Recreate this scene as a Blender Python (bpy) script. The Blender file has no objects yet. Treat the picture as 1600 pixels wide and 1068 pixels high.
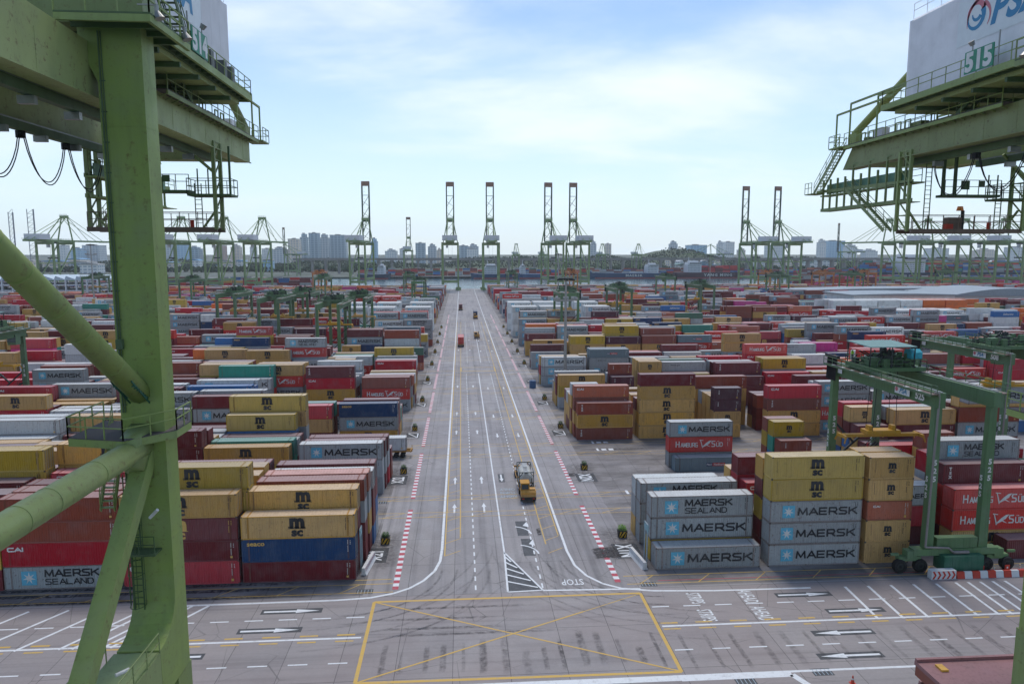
import bpy, bmesh, math, random
import numpy as np
from mathutils import Vector, Matrix
R = math.radians
random.seed(7)
SC = bpy.context.scene
COL = SC.collection
# ------------------------------------------------------------------ camera
CAM_H = 40.3; FPX = 1117.0
YAW = math.atan(79 / FPX); PITCH = math.atan(139 / FPX)
cam = bpy.data.cameras.new('camera'); cam.lens = FPX / 1600 * 36; cam.sensor_width = 36
cam.clip_start = 0.5; cam.clip_end = 20000
camo = bpy.data.objects.new('camera', cam); COL.objects.link(camo)
camo.location = (0, 0, CAM_H); camo.rotation_euler = (math.pi / 2 - PITCH, 0, -YAW)
SC.camera = camo
# ------------------------------------------------------------------ light
SUN_EL = R(63); SUN_AZ = R(6)      # azimuth measured from +Y towards +X
world = bpy.data.worlds.new('World'); SC.world = world; world.use_nodes = True
wn = world.node_tree.nodes; wl = world.node_tree.links
for n in list(wn): wn.remove(n)
def wnode(t, **k):
    n = wn.new(t)
    for a, b in k.items(): setattr(n, a, b)
    return n
wo = wnode('ShaderNodeOutputWorld'); wb = wnode('ShaderNodeBackground')
sky = wnode('ShaderNodeTexSky', sky_type='NISHITA', sun_disc=False, sun_elevation=SUN_EL, sun_rotation=SUN_AZ,
            air_density=1.0, dust_density=0.4, ozone_density=3.5)
tc = wnode('ShaderNodeTexCoord')
sep = wnode('ShaderNodeSeparateXYZ'); wl.new(tc.outputs['Generated'], sep.inputs[0])
zc = wnode('ShaderNodeMath', operation='MAXIMUM'); wl.new(sep.outputs['Z'], zc.inputs[0]); zc.inputs[1].default_value = 0.0
za = wnode('ShaderNodeMath', operation='ADD'); wl.new(zc.outputs[0], za.inputs[0]); za.inputs[1].default_value = 0.16
dx = wnode('ShaderNodeMath', operation='DIVIDE'); wl.new(sep.outputs['X'], dx.inputs[0]); wl.new(za.outputs[0], dx.inputs[1])
dy = wnode('ShaderNodeMath', operation='DIVIDE'); wl.new(sep.outputs['Y'], dy.inputs[0]); wl.new(za.outputs[0], dy.inputs[1])
cmb = wnode('ShaderNodeCombineXYZ'); wl.new(dx.outputs[0], cmb.inputs[0]); wl.new(dy.outputs[0], cmb.inputs[1])
mp = wnode('ShaderNodeMapping'); mp.inputs['Scale'].default_value = (0.55, 0.9, 1); mp.inputs['Rotation'].default_value = (0, 0, R(28)); mp.inputs['Location'].default_value = (2.55, 1.15, 0)
wl.new(cmb.outputs[0], mp.inputs[0])
nz = wnode('ShaderNodeTexNoise'); nz.inputs['Scale'].default_value = 0.9; nz.inputs['Detail'].default_value = 7; nz.inputs['Roughness'].default_value = 0.55; nz.inputs['Distortion'].default_value = 0.35
wl.new(mp.outputs[0], nz.inputs['Vector'])
rp = wnode('ShaderNodeMapRange', interpolation_type='SMOOTHSTEP'); rp.inputs['From Min'].default_value = 0.46; rp.inputs['From Max'].default_value = 0.72
rp.inputs['To Min'].default_value = 0.02; rp.inputs['To Max'].default_value = 0.97
wl.new(nz.outputs['Fac'], rp.inputs['Value'])
mixc = wnode('ShaderNodeMix', data_type='RGBA')
wl.new(rp.outputs[0], mixc.inputs['Factor']); wl.new(sky.outputs[0], mixc.inputs[6])
CLOUD = (6.7, 7.2, 7.7, 1)
br = wnode('ShaderNodeMapRange'); br.inputs['From Min'].default_value = -0.6; br.inputs['From Max'].default_value = 0.6; br.inputs['To Min'].default_value = 0.95; br.inputs['To Max'].default_value = 1.0
wl.new(sep.outputs['Y'], br.inputs['Value'])          # the cloud deck is brighter on the sun's side
cm = wnode('ShaderNodeVectorMath', operation='SCALE'); cm.inputs[0].default_value = CLOUD[:3]; wl.new(br.outputs[0], cm.inputs['Scale']); wl.new(cm.outputs[0], mixc.inputs[7])
# whiten towards the horizon
hz = wnode('ShaderNodeMapRange'); hz.inputs['From Min'].default_value = 0.0; hz.inputs['From Max'].default_value = 0.3; hz.inputs['To Min'].default_value = 0.75; hz.inputs['To Max'].default_value = 0.0
wl.new(zc.outputs[0], hz.inputs['Value'])
mix2 = wnode('ShaderNodeMix', data_type='RGBA'); wl.new(hz.outputs[0], mix2.inputs['Factor']); wl.new(mixc.outputs[2], mix2.inputs[6])
cm2 = wnode('ShaderNodeVectorMath', operation='SCALE'); cm2.inputs[0].default_value = (5.3, 6.4, 7.4); wl.new(br.outputs[0], cm2.inputs['Scale']); wl.new(cm2.outputs[0], mix2.inputs[7])
wl.new(mix2.outputs[2], wb.inputs['Color']); wb.inputs['Strength'].default_value = 0.095
wl.new(wb.outputs[0], wo.inputs[0])
sd = bpy.data.lights.new('sun', 'SUN'); sd.energy = 1.35; sd.angle = R(18); sd.color = (1.0, 0.93, 0.84)
so = bpy.data.objects.new('sun', sd); COL.objects.link(so); so.location = (0, 0, 300)
sdir = Vector((math.sin(SUN_AZ) * math.cos(SUN_EL), math.cos(SUN_AZ) * math.cos(SUN_EL), math.sin(SUN_EL)))
so.rotation_euler = sdir.to_track_quat('Z', 'Y').to_euler()
vs = SC.view_settings
SC.display_settings.display_device = 'sRGB'
vs.view_transform = 'Standard'; vs.look = 'None'; vs.exposure = 0.72; vs.gamma = 1.0; vs.use_curve_mapping = False
SC.cycles.max_bounces = 5; SC.cycles.diffuse_bounces = 3; SC.cycles.glossy_bounces = 2; SC.cycles.volume_bounces = 0
SC.cycles.transmission_bounces = 2; SC.cycles.transparent_max_bounces = 6
SC.cycles.use_adaptive_sampling = True
# ------------------------------------------------------------------ materials
MATS = {}
def nodes_of(name, rough=0.6, metal=0.0, spec=0.4):
    m = bpy.data.materials.new(name); m.use_nodes = True
    nt = m.node_tree; b = nt.nodes['Principled BSDF']
    b.inputs['Roughness'].default_value = rough; b.inputs['Metallic'].default_value = metal
    b.inputs['Specular IOR Level'].default_value = spec
    return m, nt, b
def mixrgb(nt, f, a, b, blend='MIX'):
    n = nt.nodes.new('ShaderNodeMix'); n.data_type = 'RGBA'; n.blend_type = blend
    for s, v in ((0, f), (6, a), (7, b)):
        if isinstance(v, (int, float)): n.inputs[s].default_value = v
        elif isinstance(v, tuple): n.inputs[s].default_value = (*v[:3], 1)
        else: nt.links.new(v, n.inputs[s])
    return n.outputs[2]
def noise(nt, vec, scale, detail=4, rough=0.55, sc3=None):
    if sc3:
        mpn = nt.nodes.new('ShaderNodeMapping'); mpn.inputs['Scale'].default_value = sc3; nt.links.new(vec, mpn.inputs[0]); vec = mpn.outputs[0]
    n = nt.nodes.new('ShaderNodeTexNoise'); n.inputs['Scale'].default_value = scale; n.inputs['Detail'].default_value = detail
    n.inputs['Roughness'].default_value = rough; nt.links.new(vec, n.inputs['Vector']); return n.outputs['Fac']
def ramp(nt, v, a, b, lo=0.0, hi=1.0):
    n = nt.nodes.new('ShaderNodeMapRange'); n.inputs['From Min'].default_value = a; n.inputs['From Max'].default_value = b
    n.inputs['To Min'].default_value = lo; n.inputs['To Max'].default_value = hi; nt.links.new(v, n.inputs['Value']); return n.outputs[0]
def math_(nt, op, a, b=None):
    n = nt.nodes.new('ShaderNodeMath'); n.operation = op
    for i, v in enumerate((a, b)):
        if v is None: continue
        if isinstance(v, (int, float)): n.inputs[i].default_value = v
        else: nt.links.new(v, n.inputs[i])
    return n.outputs[0]
def objvec(nt, rnd=True):
    t = nt.nodes.new('ShaderNodeTexCoord'); v = t.outputs['Object']
    if rnd:
        oi = nt.nodes.new('ShaderNodeObjectInfo'); mu = math_(nt, 'MULTIPLY', oi.outputs['Random'], 90.0)
        a = nt.nodes.new('ShaderNodeVectorMath'); a.operation = 'ADD'; nt.links.new(v, a.inputs[0]); nt.links.new(mu, a.inputs[1]); v = a.outputs[0]
    return v
def flat(name, rgb, rough=0.6, metal=0.0, var=0.12, scale=2.0, bump=0.0, spec=0.4):
    if name in MATS: return MATS[name]
    m, nt, b = nodes_of(name, rough, metal, spec)
    v = objvec(nt)
    f = noise(nt, v, scale)
    c = mixrgb(nt, ramp(nt, f, 0.3, 0.7), tuple(x * (1 - var) for x in rgb), tuple(min(1, x * (1 + var)) for x in rgb))
    nt.links.new(c, b.inputs['Base Color'])
    if bump:
        bn = nt.nodes.new('ShaderNodeBump'); bn.inputs['Distance'].default_value = bump; nt.links.new(noise(nt, v, scale * 6), bn.inputs['Height']); nt.links.new(bn.outputs[0], b.inputs['Normal'])
    MATS[name] = m; return m
def painted_steel(name, rgb, rust=0.35, rough=0.5, streak=(2.2, 2.2, 0.12), fade_light=0.0, grime=0.5):
    """weathered paint: chalky patches, vertical run-down streaks, rust freckles"""
    if name in MATS: return MATS[name]
    m, nt, b = nodes_of(name, rough, 0, 0.4)
    v = objvec(nt)
    base = tuple(c * (1 - fade_light) + 0.42 * fade_light for c in rgb)
    oi = nt.nodes.new('ShaderNodeObjectInfo')
    hs = nt.nodes.new('ShaderNodeHueSaturation'); hs.inputs['Color'].default_value = (*base, 1)
    nt.links.new(ramp(nt, oi.outputs['Random'], 0, 1, 0.8, 1.18), hs.inputs['Value'])
    nt.links.new(ramp(nt, math_(nt, 'FRACT', math_(nt, 'MULTIPLY', oi.outputs['Random'], 17.3)), 0, 1, 0.85, 1.08), hs.inputs['Saturation'])
    c = hs.outputs[0]
    big = noise(nt, v, 0.5, 5)
    c = mixrgb(nt, ramp(nt, big, 0.45, 0.72, 0, 0.5), c, tuple(x * 0.6 + 0.1 for x in base))
    st = noise(nt, v, 1.6, 5, 0.6, streak)
    c = mixrgb(nt, ramp(nt, st, 0.5, 0.78, 0, grime), c, tuple(x * 0.45 for x in base))
    fr = noise(nt, v, 3.2, 7, 0.68)
    st2 = noise(nt, v, 2.3, 4, 0.6, streak)
    k = math_(nt, 'MULTIPLY', ramp(nt, fr, 0.55, 0.65), ramp(nt, st2, 0.42, 0.62, 0.15, 1.0))
    c = mixrgb(nt, math_(nt, 'MULTIPLY', k, rust), c, (0.13, 0.05, 0.025))
    nt.links.new(c, b.inputs['Base Color'])
    nt.links.new(ramp(nt, big, 0.3, 0.7, rough - 0.08, rough + 0.18), b.inputs['Roughness'])
    MATS[name] = m; return m
# ------------------------------------------------------------------ mesh builder
class MB:
    def __init__(s): s.v = []; s.f = []; s.m = []; s.T = None
    def _add(s, vs, fs, m):
        o = len(s.v)
        if s.T is not None: vs = [tuple(s.T @ Vector(p)) for p in vs]
        s.v += [tuple(p) for p in vs]; s.f += [tuple(i + o for i in f) for f in fs]; s.m += [m] * len(fs); return s
    def box(s, x0, x1, y0, y1, z0, z1, m=0):
        if x0 > x1: x0, x1 = x1, x0
        if y0 > y1: y0, y1 = y1, y0
        if z0 > z1: z0, z1 = z1, z0
        return s._add([(x0, y0, z0), (x1, y0, z0), (x1, y1, z0), (x0, y1, z0), (x0, y0, z1), (x1, y0, z1), (x1, y1, z1), (x0, y1, z1)],
                      [(0, 3, 2, 1), (4, 5, 6, 7), (0, 1, 5, 4), (1, 2, 6, 5), (2, 3, 7, 6), (3, 0, 4, 7)], m)
    def _frame(s, p, q, up=None):
        p = Vector(p); q = Vector(q); d = (q - p).normalized()
        u = Vector(up) if up else (Vector((0, 0, 1)) if abs(d.z) < 0.95 else Vector((0, 1, 0)))
        a = d.cross(u).normalized(); b = a.cross(d).normalized(); return p, q, a, b
    def bar(s, p, q, w, h=None, m=0, up=None):
        h = w if h is None else h
        p, q, a, b = s._frame(p, q, up); a = a * w / 2; b = b * h / 2
        vs = [p - a - b, p + a - b, p + a + b, p - a + b, q - a - b, q + a - b, q + a + b, q - a + b]
        return s._add(vs, [(0, 1, 2, 3), (7, 6, 5, 4), (0, 4, 5, 1), (1, 5, 6, 2), (2, 6, 7, 3), (3, 7, 4, 0)], m)
    def tube(s, p, q, r, n=10, m=0, r2=None, cap=True):
        p, q, a, b = s._frame(p, q); r2 = r if r2 is None else r2
        vs = []
        for i in range(n):
            t = 2 * math.pi * i / n; d = a * math.cos(t) + b * math.sin(t); vs += [p + d * r, q + d * r2]
        fs = [(2 * i, 2 * i + 1, (2 * i + 3) % (2 * n), (2 * i + 2) % (2 * n)) for i in range(n)]
        if cap: fs += [tuple(2 * i for i in range(n)), tuple(2 * i + 1 for i in reversed(range(n)))]
        return s._add(vs, fs, m)
    def path(s, pts, r, n=6, m=0):
        for a, b in zip(pts[:-1], pts[1:]): s.tube(a, b, r, n, m)
        return s
    def poly(s, pts, m=0): return s._add(pts, [tuple(range(len(pts)))], m)
    def prism(s, pts, axis, a, b, m=0):
        """2D outline extruded along axis from a to b"""
        def P(u, w, t): return {'x': (t, u, w), 'y': (u, t, w), 'z': (u, w, t)}[axis]
        n = len(pts); vs = [P(u, w, a) for u, w in pts] + [P(u, w, b) for u, w in pts]
        fs = [tuple(range(n)), tuple(range(2 * n - 1, n - 1, -1))] + [(i, i + n, (i + 1) % n + n, (i + 1) % n) for i in range(n)]
        return s._add(vs, fs, m)
    def rail(s, pts, h=1.1, step=1.6, r=0.035, m=0, mids=(0.55,)):
        for a, b in zip(pts[:-1], pts[1:]):
            a = Vector(a); b = Vector(b); L = (b - a).length; n = max(1, round(L / step))
            for i in range(n + 1):
                p = a.lerp(b, i / n); s.bar(p, p + Vector((0, 0, h)), r * 1.6, None, m)
            for k in (h,) + tuple(x * h for x in mids): s.bar(a + Vector((0, 0, k)), b + Vector((0, 0, k)), r * 1.6, None, m)
        return s
    def stair(s, p, q, w, axis='x', n=12, m=0, mr=None):
        p = Vector(p); q = Vector(q); o = Vector((w / 2, 0, 0)) if axis == 'x' else Vector((0, w / 2, 0))
        for sg in (-1, 1):
            s.bar(p + o * sg, q + o * sg, 0.06, 0.28, m)
            s.rail([p + o * sg, q + o * sg], 1.0, 1.5, 0.025, m)
        for i in range(n):
            c = p.lerp(q, (i + .5) / n); d = (q - p); d.z = 0; d = d.normalized() * 0.13
            s.bar(c - o, c + o, 0.26 if True else 0, 0.04, m if mr is None else mr)
        return s
    def ladder(s, p, q, side, m=0, cage=False, step=0.35, r=0.03):
        p = Vector(p); q = Vector(q); o = Vector(side) * 0.25; n = int((q - p).length / step)
        for sg in (-1, 1): s.bar(p + o * sg, q + o * sg, r * 2, None, m)
        for i in range(n): c = p.lerp(q, (i + .5) / n); s.bar(c - o, c + o, r * 1.4, None, m)
        return s
    def build(s, name, mats, parent=None, smooth=False):
        me = bpy.data.meshes.new(name); me.from_pydata(s.v, [], s.f)
        if not isinstance(mats, (list, tuple)): mats = [mats]
        for mt in mats: me.materials.append(mt)
        if len(mats) > 1: me.polygons.foreach_set('material_index', s.m)
        if smooth: me.polygons.foreach_set('use_smooth', [True] * len(me.polygons))
        bm = bmesh.new(); bm.from_mesh(me); bmesh.ops.recalc_face_normals(bm, faces=bm.faces); bm.to_mesh(me); bm.free()
        me.update()
        o = bpy.data.objects.new(name, me); COL.objects.link(o)
        if parent: o.parent = parent
        return o
def tag(o, label, cat, group=None, kind=None):
    if label: o['label'] = label
    if cat: o['category'] = cat
    if group: o['group'] = group
    if kind: o['kind'] = kind
    return o
def thing(name, label, cat, loc=(0, 0, 0), rz=0, group=None, scale=1):
    o = bpy.data.objects.new(name, None); o.empty_display_size = 0.5; COL.objects.link(o)
    o.location = loc; o.rotation_euler = (0, 0, rz); o.scale = (scale,) * 3
    return tag(o, label, cat, group)
def copy_tree(o, parent=None):
    c = o.copy(); COL.objects.link(c)
    if parent is not None: c.parent = parent
    for ch in [x for x in o.children]: copy_tree(ch, c)
    return c
_dg = None
def text_mesh(txt, size, bold=0.0, sx=1.0, shear=0.0, align='CENTER', res=2, space=1.0):
    """flat lettering as arrays in the XZ plane, facing -Y, origin at its left/centre baseline"""
    cu = bpy.data.curves.new('t', 'FONT'); cu.body = txt; cu.size = size; cu.offset = bold * size; cu.shear = shear
    cu.align_x = align; cu.resolution_u = res; cu.space_character = space
    ob = bpy.data.objects.new('t', cu); me = bpy.data.meshes.new_from_object(ob)
    vs = [(v.co.x * sx, 0.0, v.co.y) for v in me.vertices]; fs = [tuple(p.vertices) for p in me.polygons]
    bpy.data.objects.remove(ob); bpy.data.curves.remove(cu); bpy.data.meshes.remove(me)
    return vs, fs
def add_text(mb, T, M=None, m=0):
    vs, fs = T
    if M is not None: vs = [tuple(M @ Vector(p)) for p in vs]
    mb._add(vs, fs, m)
def structure(o, label=None, cat=None): tag(o, label, cat, None, 'structure'); return o
# ================================================================== SETTING
PITCHY = 32.15; Y0 = 85.8; NBLK = 20
def blockY(n): return Y0 + PITCHY * n + (6 if n > 9 else 0)
# --- ground sheet
def ground_material():
    m, nt, b = nodes_of('ground_concrete', 0.75, 0, 0.35)
    t = nt.nodes.new('ShaderNodeTexCoord'); v = t.outputs['Object']
    sp = nt.nodes.new('ShaderNodeSeparateXYZ'); nt.links.new(v, sp.inputs[0]); X, Y = sp.outputs[0], sp.outputs[1]
    c = mixrgb(nt, ramp(nt, noise(nt, v, 0.035, 5), 0.35, 0.68), (0.262, 0.248, 0.258), (0.335, 0.318, 0.318))
    # individual slabs differ a little
    def slab(co, s, off):
        return math_(nt, 'FLOOR', math_(nt, 'DIVIDE', math_(nt, 'ADD', co, off), s))
    cv = nt.nodes.new('ShaderNodeCombineXYZ'); nt.links.new(slab(X, 5.6, 1.2), cv.inputs[0]); nt.links.new(slab(Y, 8.4, 3.0), cv.inputs[1])
    wnz = nt.nodes.new('ShaderNodeTexWhiteNoise'); nt.links.new(cv.outputs[0], wnz.inputs['Vector'])
    c = mixrgb(nt, ramp(nt, wnz.outputs['Value'], 0, 1, 0, 0.22), c, (0.13, 0.125, 0.14))
    c = mixrgb(nt, ramp(nt, noise(nt, v, 2.5, 6, 0.65), 0.35, 0.75, 0, 0.22), c, (0.10, 0.098, 0.10))
    # main road = |x-5.5|<24 and Y>82 : tyre streaks along Y ; elsewhere along X
    onroad = math_(nt, 'MULTIPLY', math_(nt, 'LESS_THAN', math_(nt, 'ABSOLUTE', math_(nt, 'SUBTRACT', X, 5.5)), 17.5), math_(nt, 'GREATER_THAN', Y, 81))
    sy = noise(nt, v, 1.0, 5, 0.6, (0.75, 0.016, 1)); sx = noise(nt, v, 1.0, 5, 0.6, (0.016, 0.8, 1))
    stv = nt.nodes.new('ShaderNodeMix'); nt.links.new(onroad, stv.inputs[0]); nt.links.new(sx, stv.inputs[2]); nt.links.new(sy, stv.inputs[3])
    c = mixrgb(nt, ramp(nt, stv.outputs[0], 0.5, 0.74, 0, 0.6), c, (0.075, 0.072, 0.08))
    c = mixrgb(nt, ramp(nt, stv.outputs[0], 0.46, 0.28, 0, 0.22), c, (0.33, 0.30, 0.28))
    # stack lanes: dirty, oily
    by = math_(nt, 'FRACT', math_(nt, 'DIVIDE', math_(nt, 'SUBTRACT', Y, 80.5), PITCHY))
    lane = math_(nt, 'MULTIPLY', math_(nt, 'SUBTRACT', 1.0, onroad), math_(nt, 'GREATER_THAN', Y, 81.5))
    dirt = math_(nt, 'MULTIPLY', lane, ramp(nt, noise(nt, v, 0.22, 6, 0.65, (0.5, 1, 1)), 0.38, 0.62, 0.15, 0.8))
    c = mixrgb(nt, dirt, c, (0.085, 0.078, 0.076))
    # warm worn band on the cross road in front
    front = math_(nt, 'MULTIPLY', math_(nt, 'LESS_THAN', Y, 81), ramp(nt, noise(nt, v, 0.06, 3), 0.4, 0.6, 0.15, 0.55))
    c = mixrgb(nt, front, c, (0.27, 0.225, 0.22))
    # joints
    def joint(co, s, w, off):
        f = math_(nt, 'FRACT', math_(nt, 'DIVIDE', math_(nt, 'ADD', co, off), s)); return math_(nt, 'LESS_THAN', f, w / s)
    j = math_(nt, 'MAXIMUM', joint(X, 5.6, 0.07, 1.2), joint(Y, 8.4, 0.07, 3.0))
    c = mixrgb(nt, math_(nt, 'MULTIPLY', j, 0.7), c, (0.06, 0.058, 0.06))
    # fine cracks
    vo = nt.nodes.new('ShaderNodeTexVoronoi'); vo.feature = 'DISTANCE_TO_EDGE'; vo.inputs['Scale'].default_value = 0.16; nt.links.new(v, vo.inputs['Vector'])
    cr = math_(nt, 'MULTIPLY', math_(nt, 'LESS_THAN', vo.outputs['Distance'], 0.006), ramp(nt, noise(nt, v, 0.1, 2), 0.5, 0.6))
    c = mixrgb(nt, math_(nt, 'MULTIPLY', cr, 0.5), c, (0.07, 0.07, 0.07))
    nt.links.new(c, b.inputs['Base Color'])
    nt.links.new(ramp(nt, noise(nt, v, 0.3, 4), 0.35, 0.7, 0.5, 0.85), b.inputs['Roughness'])
    bn = nt.nodes.new('ShaderNodeBump'); bn.inputs['Distance'].default_value = 0.01; nt.links.new(noise(nt, v, 6, 4), bn.inputs['Height']); nt.links.new(bn.outputs[0], b.inputs['Normal'])
    return m
GM = ground_material()
mb = MB()
LAND = [(-9000, 4), (9000, 4), (9000, 960), (440, 960), (380, 812), (-160, 812), (-330, 1235), (-9000, 1235)]
mb.prism(LAND, 'z', -8, 0)
structure(mb.build('ground', GM))
m, nt, b = nodes_of('far_shore', 0.8)
v = objvec(nt, False)
nt.links.new(mixrgb(nt, ramp(nt, noise(nt, v, 0.01, 6), 0.4, 0.6), (0.10, 0.115, 0.10), (0.045, 0.065, 0.035)), b.inputs['Base Color'])
mb = MB(); mb.prism([(-14000, 1236), (14000, 1236), (14000, 16000), (-14000, 16000)], 'z', -8, -0.4); structure(mb.build('far_shore_ground', m))
m, nt, b = nodes_of('sea_water', 0.12, 0, 0.5); b.inputs['Base Color'].default_value = (0.05, 0.115, 0.14, 1)
v = objvec(nt, False); bn = nt.nodes.new('ShaderNodeBump'); bn.inputs['Distance'].default_value = 0.25; nt.links.new(noise(nt, v, 0.35, 6), bn.inputs['Height']); nt.links.new(bn.outputs[0], b.inputs['Normal'])
mb = MB(); mb.poly([(-14000, -3000, -3), (14000, -3000, -3), (14000, 3000, -3), (-14000, 3000, -3)]); structure(mb.build('water', m))
# --- painted markings
def paint_mat(name, rgb, wear=0.5):
    m, nt, b = nodes_of(name, 0.65); t = nt.nodes.new('ShaderNodeTexCoord'); v = t.outputs['Object']
    f = ramp(nt, noise(nt, v, 1.7, 7, 0.7), 0.5, 0.72, 0, wear)
    nt.links.new(mixrgb(nt, f, rgb, (0.26, 0.255, 0.27)), b.inputs['Base Color']); return m
WHITE = paint_mat('white_road_paint', (0.66, 0.69, 0.72)); YEL = paint_mat('yellow_road_paint', (0.55, 0.36, 0.08), 0.85)
YELB = paint_mat('fresh_yellow_road_paint', (0.56, 0.36, 0.08), 0.5)
BLK = paint_mat('dark_patch', (0.05, 0.055, 0.065), 0.3); REDP = paint_mat('red_road_paint', (0.42, 0.05, 0.08), 0.4); PALEB = paint_mat('pale_blue_paint', (0.3, 0.38, 0.45), 0.8)
ZL = 0.008
SN = [0]
def strip(mb, pts, w, z=ZL):
    SN[0] += 1; z = z + (SN[0] % 41) * 0.00003
    for (x0, y0), (x1, y1) in zip(pts[:-1], pts[1:]):
        d = Vector((x1 - x0, y1 - y0)); n = Vector((-d.y, d.x)).normalized() * w / 2
        mb.poly([(x0 + n.x, y0 + n.y, z), (x0 - n.x, y0 - n.y, z), (x1 - n.x, y1 - n.y, z), (x1 + n.x, y1 + n.y, z)])
def dashes(mb, x0, y0, x1, y1, w, on, off, z=ZL):
    L = math.hypot(x1 - x0, y1 - y0); t = 0; ux, uy = (x1 - x0) / L, (y1 - y0) / L
    while t < L:
        e = min(t + on, L); strip(mb, [(x0 + ux * t, y0 + uy * t), (x0 + ux * e, y0 + uy * e)], w, z); t += on + off
def flat_text(mb, txt, x, y, size, rz=0, sx=1.0, sy=1.0, bold=0.02, z=ZL, align='CENTER', space=1.0):
    vs, fs = text_mesh(txt, size, bold, 1, 0, align, 2, space)
    c, s = math.cos(rz), math.sin(rz)
    mb._add([(x + (a * sx) * c - (q * sy) * s, y + (a * sx) * s + (q * sy) * c, z) for a, _, q in vs], fs, 0)
w = MB(); ye = MB(); yb = MB(); bk = MB(); rd = MB(); pb = MB()
strip(w, [(-2.95, 800), (-2.95, 94.2), (-3.1, 90.5), (-3.7, 87.6), (-5.0, 84.9), (-6.6, 83.0), (-8.4, 81.8), (-11, 80.9), (-15, 80.55), (-37.6, 80.4)], 0.36)
strip(w, [(14.05, 800), (14.05, 92.5), (14.4, 88), (15.4, 84.9), (17.0, 82.6), (19, 81.2), (22.6, 80.3), (30, 79.8), (42, 79.7)], 0.34)
strip(w, [(5.5, 92.6), (5.5, 238)], 0.24); strip(w, [(6.9, 262), (6.9, 420)], 0.2)
for x in (1.42, 9.55): dashes(w, x, 82, x, 238, 0.2, 1.2, 1.25); dashes(w, x + .6, 262, x + .6, 420, 0.2, 1.2, 1.6)
strip(w, [(9.5, 81.3), (21.3, 80.9)], 0.32)
strip(w, [(-1, 62.6), (20.6, 62.6)], 0.9); strip(w, [(20, 62.9), (120, 62.9)], 0.34); strip(w, [(20.6, 62.4), (31.5, 62.4), (33.4, 58)], 0.7)
for sgx in ((-150, -10.9), (21.5, 150)):
    dashes(w, sgx[0], 76.4, sgx[1], 76.4, 0.22, 2.0, 1.7); strip(w, [(sgx[0], 72.1), (sgx[1], 72.1)], 0.3)
    dashes(w, sgx[0], 67.4, sgx[1], 67.4, 0.2, 1.9, 2.0)
    dashes(ye, sgx[0], 72.75, sgx[1], 72.75, 0.28, 1.9, 2.0); dashes(ye, sgx[0], 71.5, sgx[1], 71.5, 0.24, 1.9, 2.0)
strip(w, [(-80, 63.0), (-10.5, 63.0)], 0.32)
for i in range(9): strip(w, [(-72 + i * 4.35, 71.9), (-66.6 + i * 4.35, 80.3)], 0.34)
for i in range(4): strip(w, [(-35.6 - 4.6 + i * 1.9, 71.9), (-30.4 - 4.6 + i * 1.9, 80.3)], 0.34)
for x in (46.3, 49.2, 52.1, 55.0, 57.9): strip(w, [(x, 79.7), (x - .4, 71.9)], 0.34)
for x in (61, 62.6, 64.2, 65.8, 67.4): strip(w, [(x - .5, 79.8), (x - 1.0, 71.9)], 0.34)
# yellow box junction
for a, b_ in (((-10.42, 79.8), (21, 79.8)), ((21, 79.8), (21, 63.6)), ((21, 63.6), (-10.35, 63.9)), ((-10.35, 63.9), (-10.42, 79.8))): strip(yb, [a, b_], 0.38)
strip(yb, [(-10.3, 79.7), (20.9, 63.7)], 0.2, 0.012); strip(yb, [(-10.2, 64), (13.5, 75.9)], 0.2, 0.012); strip(ye, [(13.5, 75.9), (20.8, 79.6)], 0.12)
# yellow hatched side strips of the main road
for xa, xb in ((-2.55, -0.45), (11.45, 13.6)):
    strip(ye, [(xa, 92 if xa < 0 else 95), (xa, 420)], 0.16); strip(ye, [(xb, 98), (xb, 420)], 0.16)
    y = 92
    while y < 330: strip(ye, [(xa, y), (xb, y + 1.6)], 0.12); y += 4.2
# wheel crossings: pairs of yellow lines right across at every stacking block
for n in range(0, 11):
    for ya in (blockY(n) - 3.9, blockY(n) + 20.6):
        if n == 0 and ya < 84:
            for xs in ((-70, -8.5), (20, 100)): strip(ye, [(xs[0], 84.4), (xs[1], 84.4)], 0.14); strip(ye, [(xs[0], 82.2), (xs[1], 82.2)], 0.14)
            x = -66
            while x < 96:
                if not -9 < x < 19: strip(ye, [(x, 82.2), (x + 2.2, 84.4)], 0.12)
                x += 7.3
            continue
        for q in (ya, ya + 2.0): strip(ye, [(-70, q), (90, q)], 0.13)
        x = -60
        while x < 80: strip(ye, [(x, ya), (x + 3.4, ya + 2.0)], 0.12); x += 6.8
strip(ye, [(-13.5, 85.6), (-9, 85.6)], 0.14)
for q in (238, 262): strip(w, [(-28, q), (-2.9, q)], 0.18); strip(w, [(14, q), (44, q)], 0.18)
strip(ye, [(-0.4, 243), (11.4, 243), (11.4, 251), (-0.4, 251), (-0.4, 243)], 0.5)
strip(rd, [(24, 82.9), (130, 82.9)], 0.12)
# red and white painted kerb lines
for n in range(0, 12):
    for x in (-8.3, 19.0):
        y = blockY(n) - 3.0; i = 0
        while y < blockY(n) + 23.6:
            (rd if i % 2 == 0 else w).poly([(x - .36, y, 0.009), (x + .36, y, 0.009), (x + .36, y + .82, 0.009), (x - .36, y + .82, 0.009)]); y += 0.82 + (0 if n < 4 else 0); i += 1
# chevron triangle at the mouth of the road
bk.poly([(5.5, 92.4, 0.004), (5.3, 81.3, 0.004), (9.4, 81.4, 0.004)]); strip(w, [(5.5, 92.6), (9.5, 81.4), (5.25, 81.2), (5.5, 92.6)], 0.24, 0.01)
for t in (0.17, 0.34, 0.51, 0.68, 0.85):
    yy = 92.4 - 11 * t; strip(w, [(5.42, yy + .9), (5.5 + 4.0 * t * 1.02, yy - 0.9)], 0.26)
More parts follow.
